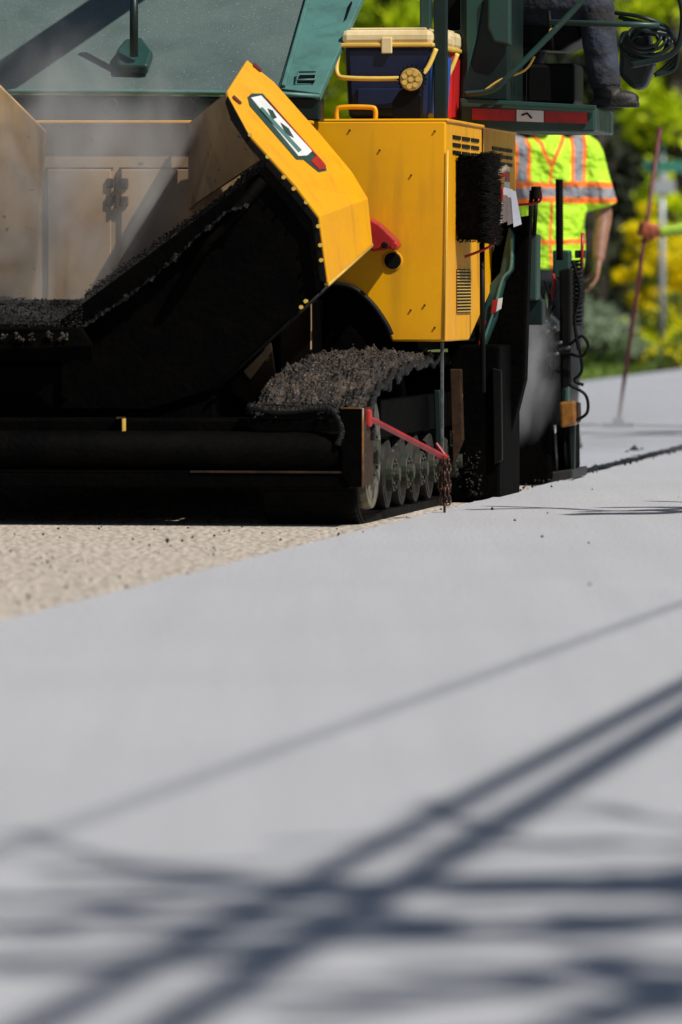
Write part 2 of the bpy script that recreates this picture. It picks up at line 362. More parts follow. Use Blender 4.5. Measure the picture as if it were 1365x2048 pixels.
tx=bpy.data.textures.new('lumps','CLOUDS'); tx.noise_scale=.014; tx.noise_depth=3
md=ob.modifiers.new('d','DISPLACE'); md.texture=tx; md.strength=.026; md.mid_level=.5
plate('hopper_front_mass',[(LFT,640),(175,650),(300,560),(440,470),(520,420),(520,700),(430,790),(430,930),(LFT,930)],.2,.12,BLK,P,.01)
gs=[]
for i in range(2200):
    x=random.uniform(-300,165); y=random.gauss(668,6) if random.random()<.25 else random.uniform(598,655)
    gs.append(crumb(T(x,y,random.uniform(.05,.12)),random.uniform(.0015,.006)))
for i in range(1200):
    t=random.random(); x=170+t*370; y=585-t*265+random.gauss(0,4)+6; gs.append(crumb(T(x,y,random.uniform(.2,.6)),random.uniform(.002,.005)))
v,f=comb(gs); obj('asphalt_lumps',v,f,HOT,P)
obj('hopper_gate',[T(LFT,655,.04),T(165,655,.04),T(185,690,.02),T(185,720,.06),T(LFT,720,.06)],[(0,1,2,3,4)],BLK,P,solid=.03,bevel=.005)
gs=[]
for x in (5,38,66,100,128): gs+= [crumb(T(x+random.uniform(-9,9),675+random.uniform(-7,8),.01),random.uniform(.004,.011)) for _ in range(7)]
v,f=comb(gs); obj('gate_crust',v,f,CRUST,P)
plate('skid_plate',[(436,772),(480,735),(541,684),(552,760),(500,808)],.5,.03,BRN,P)
plate('skid_plate_b',[(480,735),(541,684),(545,700),(500,760)],.48,.015,YELD,P)
# --- bumper / push bar
uL=-2.75
def pb(name,x0,y0,x1,y1,v,th,mat,bev=.006,left=False):
    a=T(x0,y1,v); b=T(x1,y0,v)
    if left: a.x=uL
    return box(name,(a.x,v,a.z),(b.x,v+th,b.z),mat,P,bev)
pb('bumper_beam',0,838,668,915,-.02,.3,BLK,.01,True)
pb('bumper_sill',0,948,700,974,-.10,.25,BLK,.006,True)
pb('bumper_sill_top',380,943,690,945.5,-.105,.1,BRN,.001)  # brown strip painted in as the highlight along the sill edge
pb('bumper_sill_top_b',0,941,378,945,-.10,.1,BLK,.001,True)
pb('frame_front',0,730,430,840,.15,.4,BLK,.01,True)
a=T(690,905,-.03); tube('push_roller',[(uL+.1,a.y,a.z),(a.x,a.y,a.z)],.072,BLK,P,24)
cyl('push_roller_cap',(a.x+.004,a.y,a.z),(1,0,0),.062,.02,BRN,P)
plate('bumper_end_plate',[(681,817),(724,817),(726,974),(700,974),(684,948)],-.11,.012,BLK,P)
tube('bumper_end_highlight',[T(726,976,-.11),T(726,817,-.11),T(682,816,-.11)],.0035,ORG,P,6)  # orange-brown tube stands in for the highlight on the plate's edges
a=T(727,974,-.11);b=T(727,816,-.11); box('bumper_side_plate',(a.x-.015,-.1,a.z),(a.x,.12,b.z),BRN,P,.004)
gs=[]
for i in range(160):
    x0=490+random.random()*180; y=820+random.gauss(0,7)
    gs.append(crumb(T(x0,y,-.03),random.uniform(.003,.010)))
v,f=comb(gs); obj('bumper_crumbs',v,f,HOT,P)
tube('crusted_hose',sm([T(497,812,-.05),T(560,822,-.07),T(640,815,-.07),T(672,826,-.09),T(686,860,-.1),T(676,890,-.1)]),[.014]*31,HOT,P,8)
tube('upper_rail',[T(500,809,.02),T(665,812,.02)],.004,BRN,P,6)
pb('marker_bracket',244,836,250,868,-.04,.02,YPL,.002)
pb('marker_bracket_foot',232,834,250,838,-.04,.02,BRN,.002)
plate('marker_patch',[(512,872),(526,872),(524,886),(516,888)],-.035,.01,BRN,P,.001)
ra=T(738,836,-.02); rb=T(890,915,.75)
def beam(name,a,b,w,h,mat):
    return tube(name,[a,b],[(h,w),(h,w)],mat,P,4,smooth=False)
beam('red_push_arm',ra,rb,.009,.011,RED)
box('red_pivot',ra+Vector((-.02,-.02,-.03)),ra+Vector((.008,.03,.03)),RED,P)
box('red_clevis',rb+Vector((-.03,-.02,-.006)),rb+Vector((.012,.02,.012)),RED,P)
beam('red_clevis_pin',rb+Vector((-.03,0,.05)),rb+Vector((.015,0,-.01)),.005,.005,RED)
def chain(name,p,n,pitch,r,mat):
    gs=[]
    for i in range(n):
        c=Vector(p)+Vector((random.uniform(-.002,.002),0,-i*pitch)); ax=Vector((1,.3,0)).normalized() if i%2 else Vector((-.3,1,0)).normalized()
        pts=[c+ax*(math.cos(t)*pitch*.36)+Vector((0,0,math.sin(t)*pitch*.68)) for t in [k*2*math.pi/10 for k in range(11)]]
        gs.append(tubeg(pts,r,6))
    v,f=comb(gs); return obj(name,v,f,mat,P,smooth=True)
for dx,nn in ((-.014,6),(.0,7),(.012,6)): chain('drag_chain',rb+Vector((dx,-.01+abs(dx),-.01)),nn,.028,.0034,CHN)
# --- tracks
def track(u0,u1,name):
    prof=[(.22,-.02),(3.3,-.02),(3.55,.05),(3.62,.22),(3.5,.42),(3.2,.52),(1.4,.53),(.9,.50),(.40,.475),(.2,.43),(.08,.32),(.04,.18),(.09,.04)]
    pr=[Vector((0,p.x,p.y)) for p in sm([(a,b,0) for a,b in prof+[prof[0]]],5)[:-1]]
    n=len(pr); c=Vector((0,1.8,.22)); V=[]
    for u,k in ((u0,0),(u1,0),(u1,1),(u0,1)):
        for p in pr:
            q=p.copy()
            if k:
                d=(c-p); d.y*=.02 if .3<p.y<3.4 else 1; q=p+d.normalized()*.03
            q.x=u; V.append(q)
    Fs=[]
    for r in range(4):
        for i in range(n): Fs.append((r*n+i,r*n+(i+1)%n,((r+1)%4)*n+(i+1)%n,((r+1)%4)*n+i))
    obj(name,V,Fs,RUB,P,smooth=False)
    gs=[]
    for i in range(0,n):
        p=pr[i];q=pr[(i+1)%n]; L_=(q-p).length; m=max(1,int(L_/.07))
        for k in range(m):
            w=p.lerp(q,(k+.2)/m)
            gs.append(boxg((u0+.01,w.y-.014,w.z-.014),(u1-.004,w.y+.014,w.z+.014)))
    v,f=comb(gs); obj(name+'_lugs',v,f,RUB,P,bevel=.003)
    g2=[]
    for (vv,zz,r) in ((.29,.225,.20),(.78,.135,.125),(1.13,.135,.125),(1.48,.135,.125),(1.83,.135,.125),(2.4,.135,.125),(3.3,.24,.2)):
        fr_=vv<.4; o_=0 if fr_ else -.02
        v,f=tubeg([(u1-.11,vv,zz),(u1-.005+o_,vv,zz),(u1+.02+o_,vv,zz),(u1+.022+o_,vv,zz),(u1+o_,vv,zz)],[r,r,r*.97,r*.86,r*.8],40)
        obj(name+'_wheel',v,f,DISC if fr_ else DISC2,P,bevel=.003)  # front idler gets the lit tone, the other wheels the shaded one
        g2.append(cylg((u1+.0,vv,zz),(1,0,0),r*.5,.05,20)); g2.append(cylg((u1+.02,vv,zz),(1,0,0),r*.22,.05,12))
        for k in range(8):
            a=k*math.pi/4; g2.append(cylg((u1+.026,vv+math.cos(a)*r*.38,zz+math.sin(a)*r*.38),(1,0,0),.008,.012,8))
    v,f=comb(g2); obj(name+'_hubs',v,f,HUB,P,bevel=.002)
    box(name+'_frame',(u0+.05,.5,.18),(u1-.03,3.2,.36),BLK,P)
    box(name+'_side_guard',(u1-.02,.52,.27),(u1+.015,3.2,.40),BLK,P)
uR=T(735,900,.3).x; uLt=T(545,900,.3).x
track(uLt,uR,'track'); track(uL,uL+(uR-uLt),'track_far')
V=[];nx,ny=80,110
for j in range(ny+1):
    t=j/ny; v=.08+1.75*t
    for i in range(nx+1):
        s=i/nx; u=uLt-.03+(uR-uLt+.07)*s
        zt=.475+.075*min(1,t*1.7)-.09*max(0,1-t*7)**2
        zt+=.024*noise.noise(Vector((u*14,v*9,0)))+.020*noise.noise(Vector((u*38,v*30,5)))+.016*noise.noise(Vector((u*95,v*75,9)))
        if s>.95: zt-=.03
        if s<.12: zt-=.4*(.12-s)
        V.append(Vector((u+.006*noise.noise(Vector((v*20,3,s*3))),v,zt)))
Fs=[(j*(nx+1)+i,j*(nx+1)+i+1,(j+1)*(nx+1)+i+1,(j+1)*(nx+1)+i) for j in range(ny) for i in range(nx)]
obj('track_guard_crust',V,Fs,CRUST,P)
fr=[V[i] for i in range(nx+1)]
V2=fr+[p+Vector((0,.0,-.10+.02*noise.noise(p*30))) for p in fr]
obj('track_guard_front',V2,[(i,i+1,nx+2+i,nx+1+i) for i in range(nx)],BLK,P,solid=.01)
ed=[V[j*(nx+1)+nx]+Vector((.006,0,-.004)) for j in range(ny+1)]
tube('track_guard_lip',[ed[0]+Vector((0,-.01,-.09)),ed[0]+Vector((0,-.008,-.04))]+ed,[.011+.005*noise.noise(Vector((i*.7,0,0))) for i in range(len(ed)+2)],HOT,P,8)
gs=[crumb(random.choice(V)+Vector((0,0,.003)),random.uniform(.002,.007)) for i in range(900)]
v,f=comb(gs); obj('track_guard_lumps',v,f,CRUST,P)
box('chassis',(uL+.3,.6,.12),(uLt-.02,4.2,.75),BLK,P,.01)
box('chassis_upper',(uL+.1,1.62,.56),(uLt+.32,4.1,1.25),BLK,P,.01)
# --- hood
hf=[(560,241),(893,241),(893,300),(889,683)]
vh=1.5
a=[T(x,y,vh) for x,y in hf]; uH=T(893,241,vh).x
plate('hood_front',[(560,241),(893,241),(893,300),(889,683),(784,683),(768,640),(735,600),(690,570),(640,562),(560,560)],vh,.03,YEL,P,.008)
zt=a[0].z; zb=a[3].z
vEnd=TS(1032,285,uH).y
sv=[(uH,vh+.004,zt),(uH,vEnd,zt),(uH,vEnd,zt-.45),(uH,vh+1.25,zt-.62),(uH,vh+.62,zb),(uH,vh+.004,zb)]
n=len(sv); V=sv+[(x-.03,y,z) for x,y,z in sv]
obj('hood_side',V,[tuple(range(n)),tuple(range(2*n-1,n-1,-1))]+[(i,(i+1)%n,n+(i+1)%n,n+i) for i in range(n)],YEL,P,.006)
box('hood_top',(a[0].x,vh,zt-.006),(uH+.008,vEnd,zt+.006),YEL,P,.005)
box('hood_left_top',(uL,vh+.4,zt-.006),(a[0].x-.004,vEnd,zt+.006),DGRN,P,.005)
box('engine_bay',(uL+.2,vh+.4,.6),(uH-.06,vEnd-.05,zt-.03),BLK2,P,.01)
for x0,x1,ya,yb in ((905,960,266,300),(984,1026,289,316)):
    va_=TS(x0,ya,uH).y; vb_=TS(x1,ya,uH).y; z1=TS(x0,ya,uH).z
    for r in range(3):
        for c in range(3):
            w=(vb_-va_)/3; box('vent_slot',(uH-.002,va_+c*w+.03*w,z1-.006-r*.028-.014),(uH+.004,va_+c*w+.85*w,z1-.006-r*.028),BLK2,P,.001)
v0=TS(964,400,uH).y; box('hood_seam',(uH-.002,v0,zt-.40),(uH+.003,v0+.02,zt-.01),BLK2,P,.0)
v0=TS(1008,320,uH).y; box('warning_label',(uH-.002,v0,zt-.30),(uH+.003,v0+.16,zt-.13),WHT,P,.0); box('warning_label_band',(uH-.002,v0+.01,zt-.20),(uH+.005,v0+.15,zt-.16),RED,P,.0)
v0=TS(913,570,uH).y; v1=TS(940,570,uH).y
box('side_grille',(uH-.002,v0,.70),(uH+.005,v1,.70+.16),BRN,P,.002)
gs=[]
for i in range(14): gs.append(boxg((uH+.003,v0,.703+i*.0115),(uH+.009,v1,.7065+i*.0115)))
v,f=comb(gs); obj('grille_bars',v,f,YPL,P)
tube('hood_trim',[T(896,300,vh-.004),T(893,500,vh-.004),T(889,680,vh-.004)],.0035,YPL,P,6)
cyl('round_port',T(786,521,vh-.004),(0,1,0),.031,.012,BLK2,P)
cyl('round_port_ring',T(786,521,vh-.002),(0,1,0),.037,.008,YEL,P)
plate('red_latch',[(736,433),(760,448),(795,482),(798,494),(775,497),(742,503),(737,470)],vh-.09,.08,RED,P,.008)
cyl('red_latch_pin',T(790,492,vh-.10),(0,1,0),.014,.06,RED,P)
cyl('latch_bolt',T(770,490,vh-.10),(0,1,0),.012,.03,BLK2,P)
tube('wing_arch',sm([T(640,566,vh-.05),T(700,574,vh-.05),T(740,604,vh-.05),T(770,645,vh-.05),T(782,670,vh-.05)]),.012,BLK2,P)
plate('wheel_arch_panel',[(600,566),(690,574),(735,604),(768,645),(780,700),(600,720)],vh+.04,.02,BLK,P)
gs=[]
for i,(x,y) in enumerate([(760,300),(823,350),(822,620),(700,260),(870,262),(870,655),(850,610)]): gs.append(cylg(T(x,y,vh-.003),(0,1,0),.0035,.006,10))
v,f=comb(gs); obj('hood_bolts',v,f,BRN,P)
tube('grab_handle',sm([T(674,240,1.6),T(674,222,1.6),T(684,214,1.6),T(740,214,1.6),T(751,220,1.6),T(751,240,1.6)],5),.009,YEL,P)
lc=T(823,158,1.58)
cyl('work_lamp_body',lc+Vector((0,.025,0)),(0,1,0),.048,.05,BLK2,P); cyl('work_lamp_lens',lc,(0,1,0),.042,.012,GLS,P)
gs=[]
for k in range(8):
    r=.026 if k<7 else 0; a_=k*2*math.pi/7; gs.append(cylg(lc+Vector((math.cos(a_)*r,-.007,math.sin(a_)*r)),(0,1,0),.0095,.006,12))
v,f=comb(gs); obj('work_lamp_leds',v,f,YPL,P)
gs=[]
for k in range(20):
    a_=k*math.pi/10; gs.append(cylg(lc+Vector((math.cos(a_)*.05,.02,math.sin(a_)*.05)),(math.cos(a_),0,math.sin(a_)),.003,.012,5))
v,f=comb(gs); obj('work_lamp_fins',v,f,BLK2,P)
plate('work_lamp_bracket',[(800,180),(812,176),(835,180),(845,192),(842,238),(786,238),(784,205)],1.6,.03,BLK2,P)
plate('canopy_post',[(868,-60),(893,-60),(893,238),(868,238)],1.75,.05,DGRN,P)
plate('canopy_post_rear',[(840,-60),(861,-60),(861,56),(840,56)],2.5,.05,GRN,P)
plate('console_frame',[(921,-60),(1022,-60),(1020,205),(921,200)],2.55,.4,DGRN,P,.012)
plate('console_face',[(932,-60),(975,-60),(955,70),(934,150)],2.53,.015,GRN,P)
plate('console_step',[(975,-20),(1022,-20),(1022,92),(988,84),(975,55)],2.5,.04,GRN,P,.01)
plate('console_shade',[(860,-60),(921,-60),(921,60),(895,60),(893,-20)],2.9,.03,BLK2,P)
plate('platform_body',[(921,202),(1191,214),(1191,263),(1020,262),(921,247)],2.5,.62,GRN,P,.008)
plate('platform_lip',[(921,196),(1192,210),(1192,219),(921,205)],2.46,.03,GRN,P,.003)
plate('reflector_red',[(945,216),(1032,219),(1032,242),(945,239)],2.492,.005,RED,P,0)
plate('reflector_white',[(1034,219),(1088,221),(1088,244),(1034,242)],2.492,.005,WHT,P,0)
plate('reflector_red_b',[(1090,221),(1175,224),(1175,247),(1090,244)],2.492,.005,RED,P,0)
tube('reflector_scuff',[T(1044,230,2.489),T(1055,226,2.489),T(1064,236,2.489)],.004,BLK2,P,5)
plate('seat_base',[(1052,126),(1150,126),(1150,208),(1052,208)],3.0,.3,BLK2,P,.015)
plate('seat_cushion',[(1020,40),(1160,40),(1170,75),(1120,100),(1020,95)],3.0,.4,BLK2,P,.02)
plate('operator_panel',[(985,-70),(1050,-70),(1050,10),(985,10)],3.5,.2,BLK2,P)
tube('yellow_cable',sm([T(928,190,2.48),T(960,186,2.46),T(1000,160,2.46),T(1050,140,2.46),T(1070,112,2.46)]),.0045,YPL,P,6)
tube('diagonal_rail',sm([T(930,188,2.47),T(985,180,2.44),T(1020,150,2.42),T(1100,70,2.42),T(1190,-25,2.42)]),.012,GRN,P)
tube('hand_rail',[T(1100,44,2.5),T(1260,48,2.5),T(1320,50,2.5)],.011,GRN,P)
tube('hand_rail_b',sm([T(1320,-50,2.5),T(1362,0,2.5),T(1364,70,2.5),T(1340,110,2.5),T(1262,130,2.5)]),.012,DGRN,P)
gs=[]
for k in range(7):
    c=T(1290+random.uniform(-8,12),72+k*3,2.6+k*.015); r=.06+.012*(k%3)
    gs.append(tubeg([c+Vector((math.cos(t)*r*1.05,math.sin(t)*.02,math.sin(t)*r*.72)) for t in [i*2*math.pi/24 for i in range(25)]],.007,8))
for k in range(3):
    gs.append(tubeg(sm([T(1232+k*8,25+k*9,2.55),T(1290,35+k*12,2.5),T(1340+k*5,60+k*8,2.55),T(1352,110+k*12,2.6),T(1310,150,2.6)]),.008,8))
v,f=comb(gs); obj('coiled_hoses',v,f,DGRN,P,smooth=True)
plate('control_box',[(1240,60),(1298,60),(1308,130),(1290,176),(1268,180),(1238,150)],2.7,.12,DGRN,P,.02)
tube('lever_stalk',[T(1105,100,2.6),T(1098,20,2.6)],.008,BLK2,P); cyl('ignition_knob',T(1105,62,2.58),(0,1,0),.012,.02,YPL,P)
plate('clip_board',[(975,365),(1003,365),(1003,440),(975,440)],2.35,.02,BLK2,P)
for i,(x,y,r) in enumerate(((1008,374,-6),(1016,376,2),(1022,380,8))):
    plate('document_sheet',[(x,y),(x+10,y+2),(x+14+r,y+68),(x+r-2,y+74)],2.3-i*.012,.002,PAP,P,0)
def rtube(pts,v,r=.005,m=RED): tube('red_hook',sm([T(x,y,v) for x,y in pts]),r,m,P,6)
rtube([(968,398),(1000,400),(1005,392),(1003,370)],2.2); rtube([(1030,410),(1078,404),(1082,382)],3.2,.005)
rtube([(918,518),(985,490),(987,466)],2.0); rtube([(918,518),(920,500)],2.0); rtube([(975,345),(1006,352),(1008,335)],2.2)
plate('red_tag',[(918,492),(930,496),(928,508),(918,512)],2.0,.006,RED,P,0)
chain('small_chain',T(929,530,2.0),4,.016,.003,YPL)
plate('support_leg',[(881,684),(887,684),(887,900),(881,900)],1.62,.02,GREY,P,.002)
plate('scraper_post',[(868,780),(880,780),(884,905),(872,905)],1.66,.05,DGRN,P)
plate('rust_bracket',[(900,738),(922,738),(926,880),(906,930)],2.3,.05,BRN,P)
box('tow_arm_pivot',T(900,1000,2.4),T(1000,690,2.4)+Vector((0,.6,0)),BLK,P,.01)
plate('pivot_plate',[(985,735),(1003,740),(1005,920),(988,930)],2.38,.03,BLK2,P,.004)
gs=[crumb(T(random.gauss(945,9),random.uniform(905,995),2.385),random.uniform(.003,.009)) for i in range(60)]
v,f=comb(gs); obj('pivot_crust',v,f,HOT,P)
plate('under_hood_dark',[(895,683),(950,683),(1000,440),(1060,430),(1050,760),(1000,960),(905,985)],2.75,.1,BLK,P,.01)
plate('tow_arm',[(1018,452),(1028,470),(1026,540),(1010,562),(992,640),(960,720),(945,790),(928,800),(935,770),(962,650),(975,575),(1000,545),(1008,500)],2.7,.05,GRN,P,.008)
tube('tow_arm_edge',sm([T(x,y,2.695) for x,y in ((1024,475),(1022,535),(1005,560),(988,620),(965,690),(940,785))]),.006,TEAL,P,6)
plate('tow_arm_b',[(1030,520),(1042,520),(1044,640),(1030,640)],3.0,.05,GRN,P)
plate('arm_reflector_red',[(986,600),(996,598),(992,624),(982,628)],2.688,.004,RED,P,0); plate('arm_reflector_white',[(997,597),(1006,595),(1003,617),(993,623)],2.688,.004,WHT,P,0)
plate('arm_reflector_low',[(965,650),(973,640),(960,700),(955,705)],2.688,.004,RED,P,0)
plate('arm_foot',[(930,790),(965,796),(965,800),(930,802)],2.65,.1,TEAL,P,.001)
plate('rear_frame',[(1045,470),(1075,468),(1074,600),(1045,600)],3.6,.12,GRN,P,.006)
plate('rear_frame_b',[(1043,490),(1050,488),(1050,615),(1043,615)],3.58,.03,TEAL,P,.002)
plate('rear_frame_low',[(1040,598),(1086,598),(1086,650),(1040,650)],3.7,.1,DGRN,P,.006)
for x,y0,y1 in ((1060,380,470),(1069,395,470)): tube('lever',[T(x,y1,3.6),T(x+4,y0,3.6)],.009,BLK2,P); 
cyl('lever_grip',T(1073,385,3.6),(0,0,1),.02,.05,BLK2,P)
# screed assembly
plate('screed_box',[(1000,650),(1092,640),(1104,960),(1000,985)],4.45,.5,BLK,P,.012)
a=T(1104,962,4.3); box('screed_body',(uL-.1,4.5,-.0),(a.x-.06,5.1,.35),BLK,P,.01)
plate('screed_top_plate',[(1012,640),(1072,632),(1090,650),(1090,664),(1012,668)],4.25,.6,DKP,P,.01)
plate('screed_post',[(1106,500),(1140,500),(1142,560),(1136,806),(1122,806),(1118,560),(1106,552)],4.55,.08,GRN,P,.008)
plate('screed_post_dark',[(1118,540),(1142,535),(1142,770),(1124,780)],4.45,.08,BLK2,P,.008)
tube('height_rod',[T(1120,520,4.5),T(1119,358,4.5)],.015,BLK2,P)
gs=[]
for i in range(26): gs.append(cylg(T(1120,362+i*5,4.5),(0,0,1),.0175,.004,12))
v,f=comb(gs); obj('rod_thread',v,f,BLK2,P)
tube('rear_rod',[T(1166,465,4.6),T(1164,540,4.6)],.007,RED,P); 
plate('post_cap',[(1150,500),(1170,500),(1170,516),(1150,516)],4.6,.05,DGRN,P)
pts=[]
for i in range(15*12):
    t=i/12*2*math.pi; c=T(1153,520+i*.72,4.6); pts.append(c+Vector((math.cos(t)*.024,math.sin(t)*.024,0)))
tube('coiled_cable',pts,.0055,BLK2,P,6)
for k,pp in enumerate([[(1146,520),(1160,580),(1150,640),(1158,700)],[(1140,690),(1165,672),(1177,692),(1165,712),(1142,708)],[(1140,770),(1172,790),(1175,825),(1150,842)],[(1090,560),(1100,600),(1095,650),(1110,700)],[(1085,650),(1100,680),(1100,730),(1120,745)],[(1150,650),(1165,735),(1150,760),(1168,770)],[(1078,560),(1092,620),(1082,660),(1098,720)],[(1110,610),(1096,640),(1112,670),(1104,760)]]):
    tube('hydraulic_hose',sm([T(x,y,4.4+.02*k) for x,y in pp]),.0065,BLK2,P,8)
rtube([(1106,548),(1110,565),(1104,590),(1106,600)],4.5,.008)
for (x,y) in ((1082,648),(1100,660),(1086,668),(1112,690),(1105,712),(1128,700)):
    cyl('valve_fitting',T(x,y,4.35),(1,.2,.1),.016,.05,BLK2,P,12)
    tube('valve_stem',[T(x,y,4.35),T(x+12,y-6,4.33)],.006,GREY,P,8)
plate('amber_marker',[(1119,804),(1150,802),(1152,850),(1122,856)],4.4,.1,ORG,P,.01); plate('amber_marker_side',[(1150,804),(1157,806),(1158,842),(1152,848)],4.45,.1,BRN,P,.004)
plate('screed_end_gate',[(1088,852),(1146,848),(1147,938),(1110,946),(1092,946)],4.6,.25,BLK,P,.01)
plate('end_gate_rib',[(1138,850),(1151,848),(1150,940),(1142,942)],4.55,.03,DGRN,P)
for x in (1094,1110,1128): tube('gate_rod',[T(x,850,4.56),T(x+4,940,4.56)],.007,GREY if x==1110 else BLK2,P)
plate('end_gate_shoe',[(1093,936),(1104,944),(1147,938),(1146,957),(1104,969),(1096,962)],4.5,.5,DKP,P,.006)
tube('shoe_edge',[T(1096,964,4.49),T(1104,969,4.49),T(1147,958,4.49)],.005,GREY,P,6)
plate('gate_arm',[(1088,660),(1100,660),(1104,850),(1092,850)],4.6,.06,BLK2,P)
box('far_hood',(uL+.05,1.8,.6),(uL+.5,3.6,zt-.01),YEL,P,.01)
obj('far_wing',[(uL+.2,.12,.6),(uL+.2,1.15,.6),(uL-.25,1.0,1.6),(uL-.25,.2,1.65)],[(0,1,2,3)],YEL,P,solid=.02)

# ---------------------------------------------------------------- coolers
def cooler(name,x0,x1,ylid,ymid,ybot,v,ln,body,lid,handle,side):
    a=T(x0,ybot,v);b=T(x1,ymid,v);c=T(x1,ylid,v); w=b.x-a.x
    e=empty(name,m2w((a.x+w/2,v,a.z)),-TH)
    zm=b.z-a.z; zl=c.z-a.z
    V=[(-w/2*.92,.02,0),(w/2*.92,.02,0),(w/2*.92,ln-.02,0),(-w/2*.92,ln-.02,0),(-w/2,0,zm),(w/2,0,zm),(w/2,ln,zm),(-w/2,ln,zm)]
    obj('body',V,boxg((0,0,0),(1,1,1))[1],body,e,.02)
    V=[(w/2*.92+.003,.05,.02),(w/2*.92+.003,ln-.05,.02),(w/2+.002,ln-.03,zm-.03),(w/2+.002,.03,zm-.03)]
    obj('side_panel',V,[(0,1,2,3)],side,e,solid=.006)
    box('lid',(-w/2-.008,-.008,zm+.002),(w/2+.008,ln+.008,zl),lid,e,.02)
    box('lid_top',(-w/2+.02,.02,zl),(w/2-.02,ln-.02,zl+.008),lid,e,.008)
    box('lid_rim',(-w/2-.012,-.012,zm-.006),(w/2+.012,ln+.012,zm+.010),handle,e,.005)
    tube('handle',sm([(-w/2-.02,.0,zm*.9),(-w/2-.02,-.03,zm*.62),(-w/2*.8,-.05,zm*.55),(w/2*.55,-.05,zm*.55),(w/2*.9,-.03,zm*.64),(w/2+.02,0,zm*.95)]),.009,handle,e)
    box('latch',(-.02,-.016,zm-.03),(.02,-.004,zm+.03),lid,e,.004)
    box('front_recess',(-w/2*.7,-.004,zm*.12),(w/2*.7,.03,zm*.42),body,e,.006)
    return e
cooler('cooler',688,862,58,90,237,1.72,.55,BLU,CRM,YPL,BLU2)  # shaded front and sunlit side are set by the two blues
cooler('cooler.001',770,905,62,100,243,2.36,.42,REDP,CRM,YPL,REDP)

# ---------------------------------------------------------------- push broom hung on the hood
br=empty('push_broom',m2w((uH+.05,1.75,0)),-TH)
z1=T(940,306,1.75).z; z0=T(940,484,1.75).z
v,f=boxg((-.045,0,z0+.01),(.045,.35,z1-.01)); obj('block',v,f,BRIS,br,.012)
gs=[]
for i in range(3200):
    z=random.uniform(z0,z1); y=random.uniform(0,.35)
    p=Vector((.03,y,z)); L_=random.uniform(.025,.055); q=p+Vector((L_,random.gauss(0,.01),random.gauss(0,.007)))
    gs.append(tubeg([p,q],[.0024,.0010],3))
for i in range(1500):
    z=random.uniform(z0,z1); p=Vector((random.uniform(-.045,.05),.02,z)); q=p+Vector((random.gauss(0,.004),-random.uniform(.02,.035),random.gauss(0,.004)))
    gs.append(tubeg([p,q],[.0026,.0012],3))
v,f=comb(gs); obj('bristles',v,f,BRIS,br)
hs=Vector((.03,.2,T(965,362,1.8).z)); tube('handle',[hs,hs+Vector((.055,.2,.055))],.011,WOOD,br)
tube('handle_pole',[(.0,.36,z0+.0),(-.0,.38,.40)],.01,BLK2,br)

# ---------------------------------------------------------------- people
def remesh(o,vox,smooth=4):
    m=o.modifiers.new('r','REMESH'); m.mode='VOXEL'; m.voxel_size=vox; m.use_smooth_shade=True
    s=o.modifiers.new('c','SMOOTH'); s.factor=.5; s.iterations=smooth
def sphg(c,r,seg=14):
    V=[];Fs=[]; c=Vector(c); r=Vector(r) if not isinstance(r,(int,float)) else Vector((r,r,r))
    nr=seg//2+2
    for i in range(nr):
        t=math.pi*(1-i/(nr-1)); s=max(math.sin(t),.02)
        for k in range(seg):
            a=2*math.pi*k/seg; V.append(c+Vector((r.x*s*math.cos(a),r.y*s*math.sin(a),r.z*math.cos(t))))
    for i in range(nr-1):
        for k in range(seg): Fs.append((i*seg+k,i*seg+(k+1)%seg,(i+1)*seg+(k+1)%seg,(i+1)*seg+k))
    Fs.append(tuple(range(seg-1,-1,-1))); Fs.append(tuple(range((nr-1)*seg,nr*seg)))
    return V,Fs
def hand(name,w,d,nrm,parent,mat,curl=.5,side=1):
    w=Vector(w);d=Vector(d).normalized();nrm=Vector(nrm);nrm=(nrm-d*nrm.dot(d)).normalized();lat=d.cross(nrm)*side
    gs=[tubeg([w-d*.03,w,w+d*.03,w+d*.07,w+d*.095],[(.022,.028),(.02,.028),(.018,.038),(.016,.043),(.012,.040)],12,right=nrm)]
    for i,(L_,o) in enumerate(((.072,.030),(.08,.010),(.074,-.011),(.058,-.031))):
        p=w+d*.09+lat*o; pts=[p-d*.02,p]; a=0
        for k,fr in enumerate((.45,.3,.25)):
            a+=curl*(.9 if k else .8); dd=d*math.cos(a)+nrm*math.sin(a); p=p+dd*L_*fr; pts.append(p)
        gs.append(tubeg(pts,[.010,.0095,.009,.0082,.006],8))
    p=w+d*.03+lat*.034; t1=p+(d*.6+lat*.6+nrm*.3).normalized()*.035; t2=t1+(d*.75+lat*.05+nrm*(.4+curl*.5)).normalized()*.032; t3=t2+(d*.6-lat*.3+nrm*(.4+curl*.5)).normalized()*.026
    gs.append(tubeg([p-lat*.015,p,t1,t2,t3],[.013,.014,.0115,.0105,.007],8))
    v,f=comb(gs); o=obj(name,v,f,mat,parent); remesh(o,.0035,3); return o
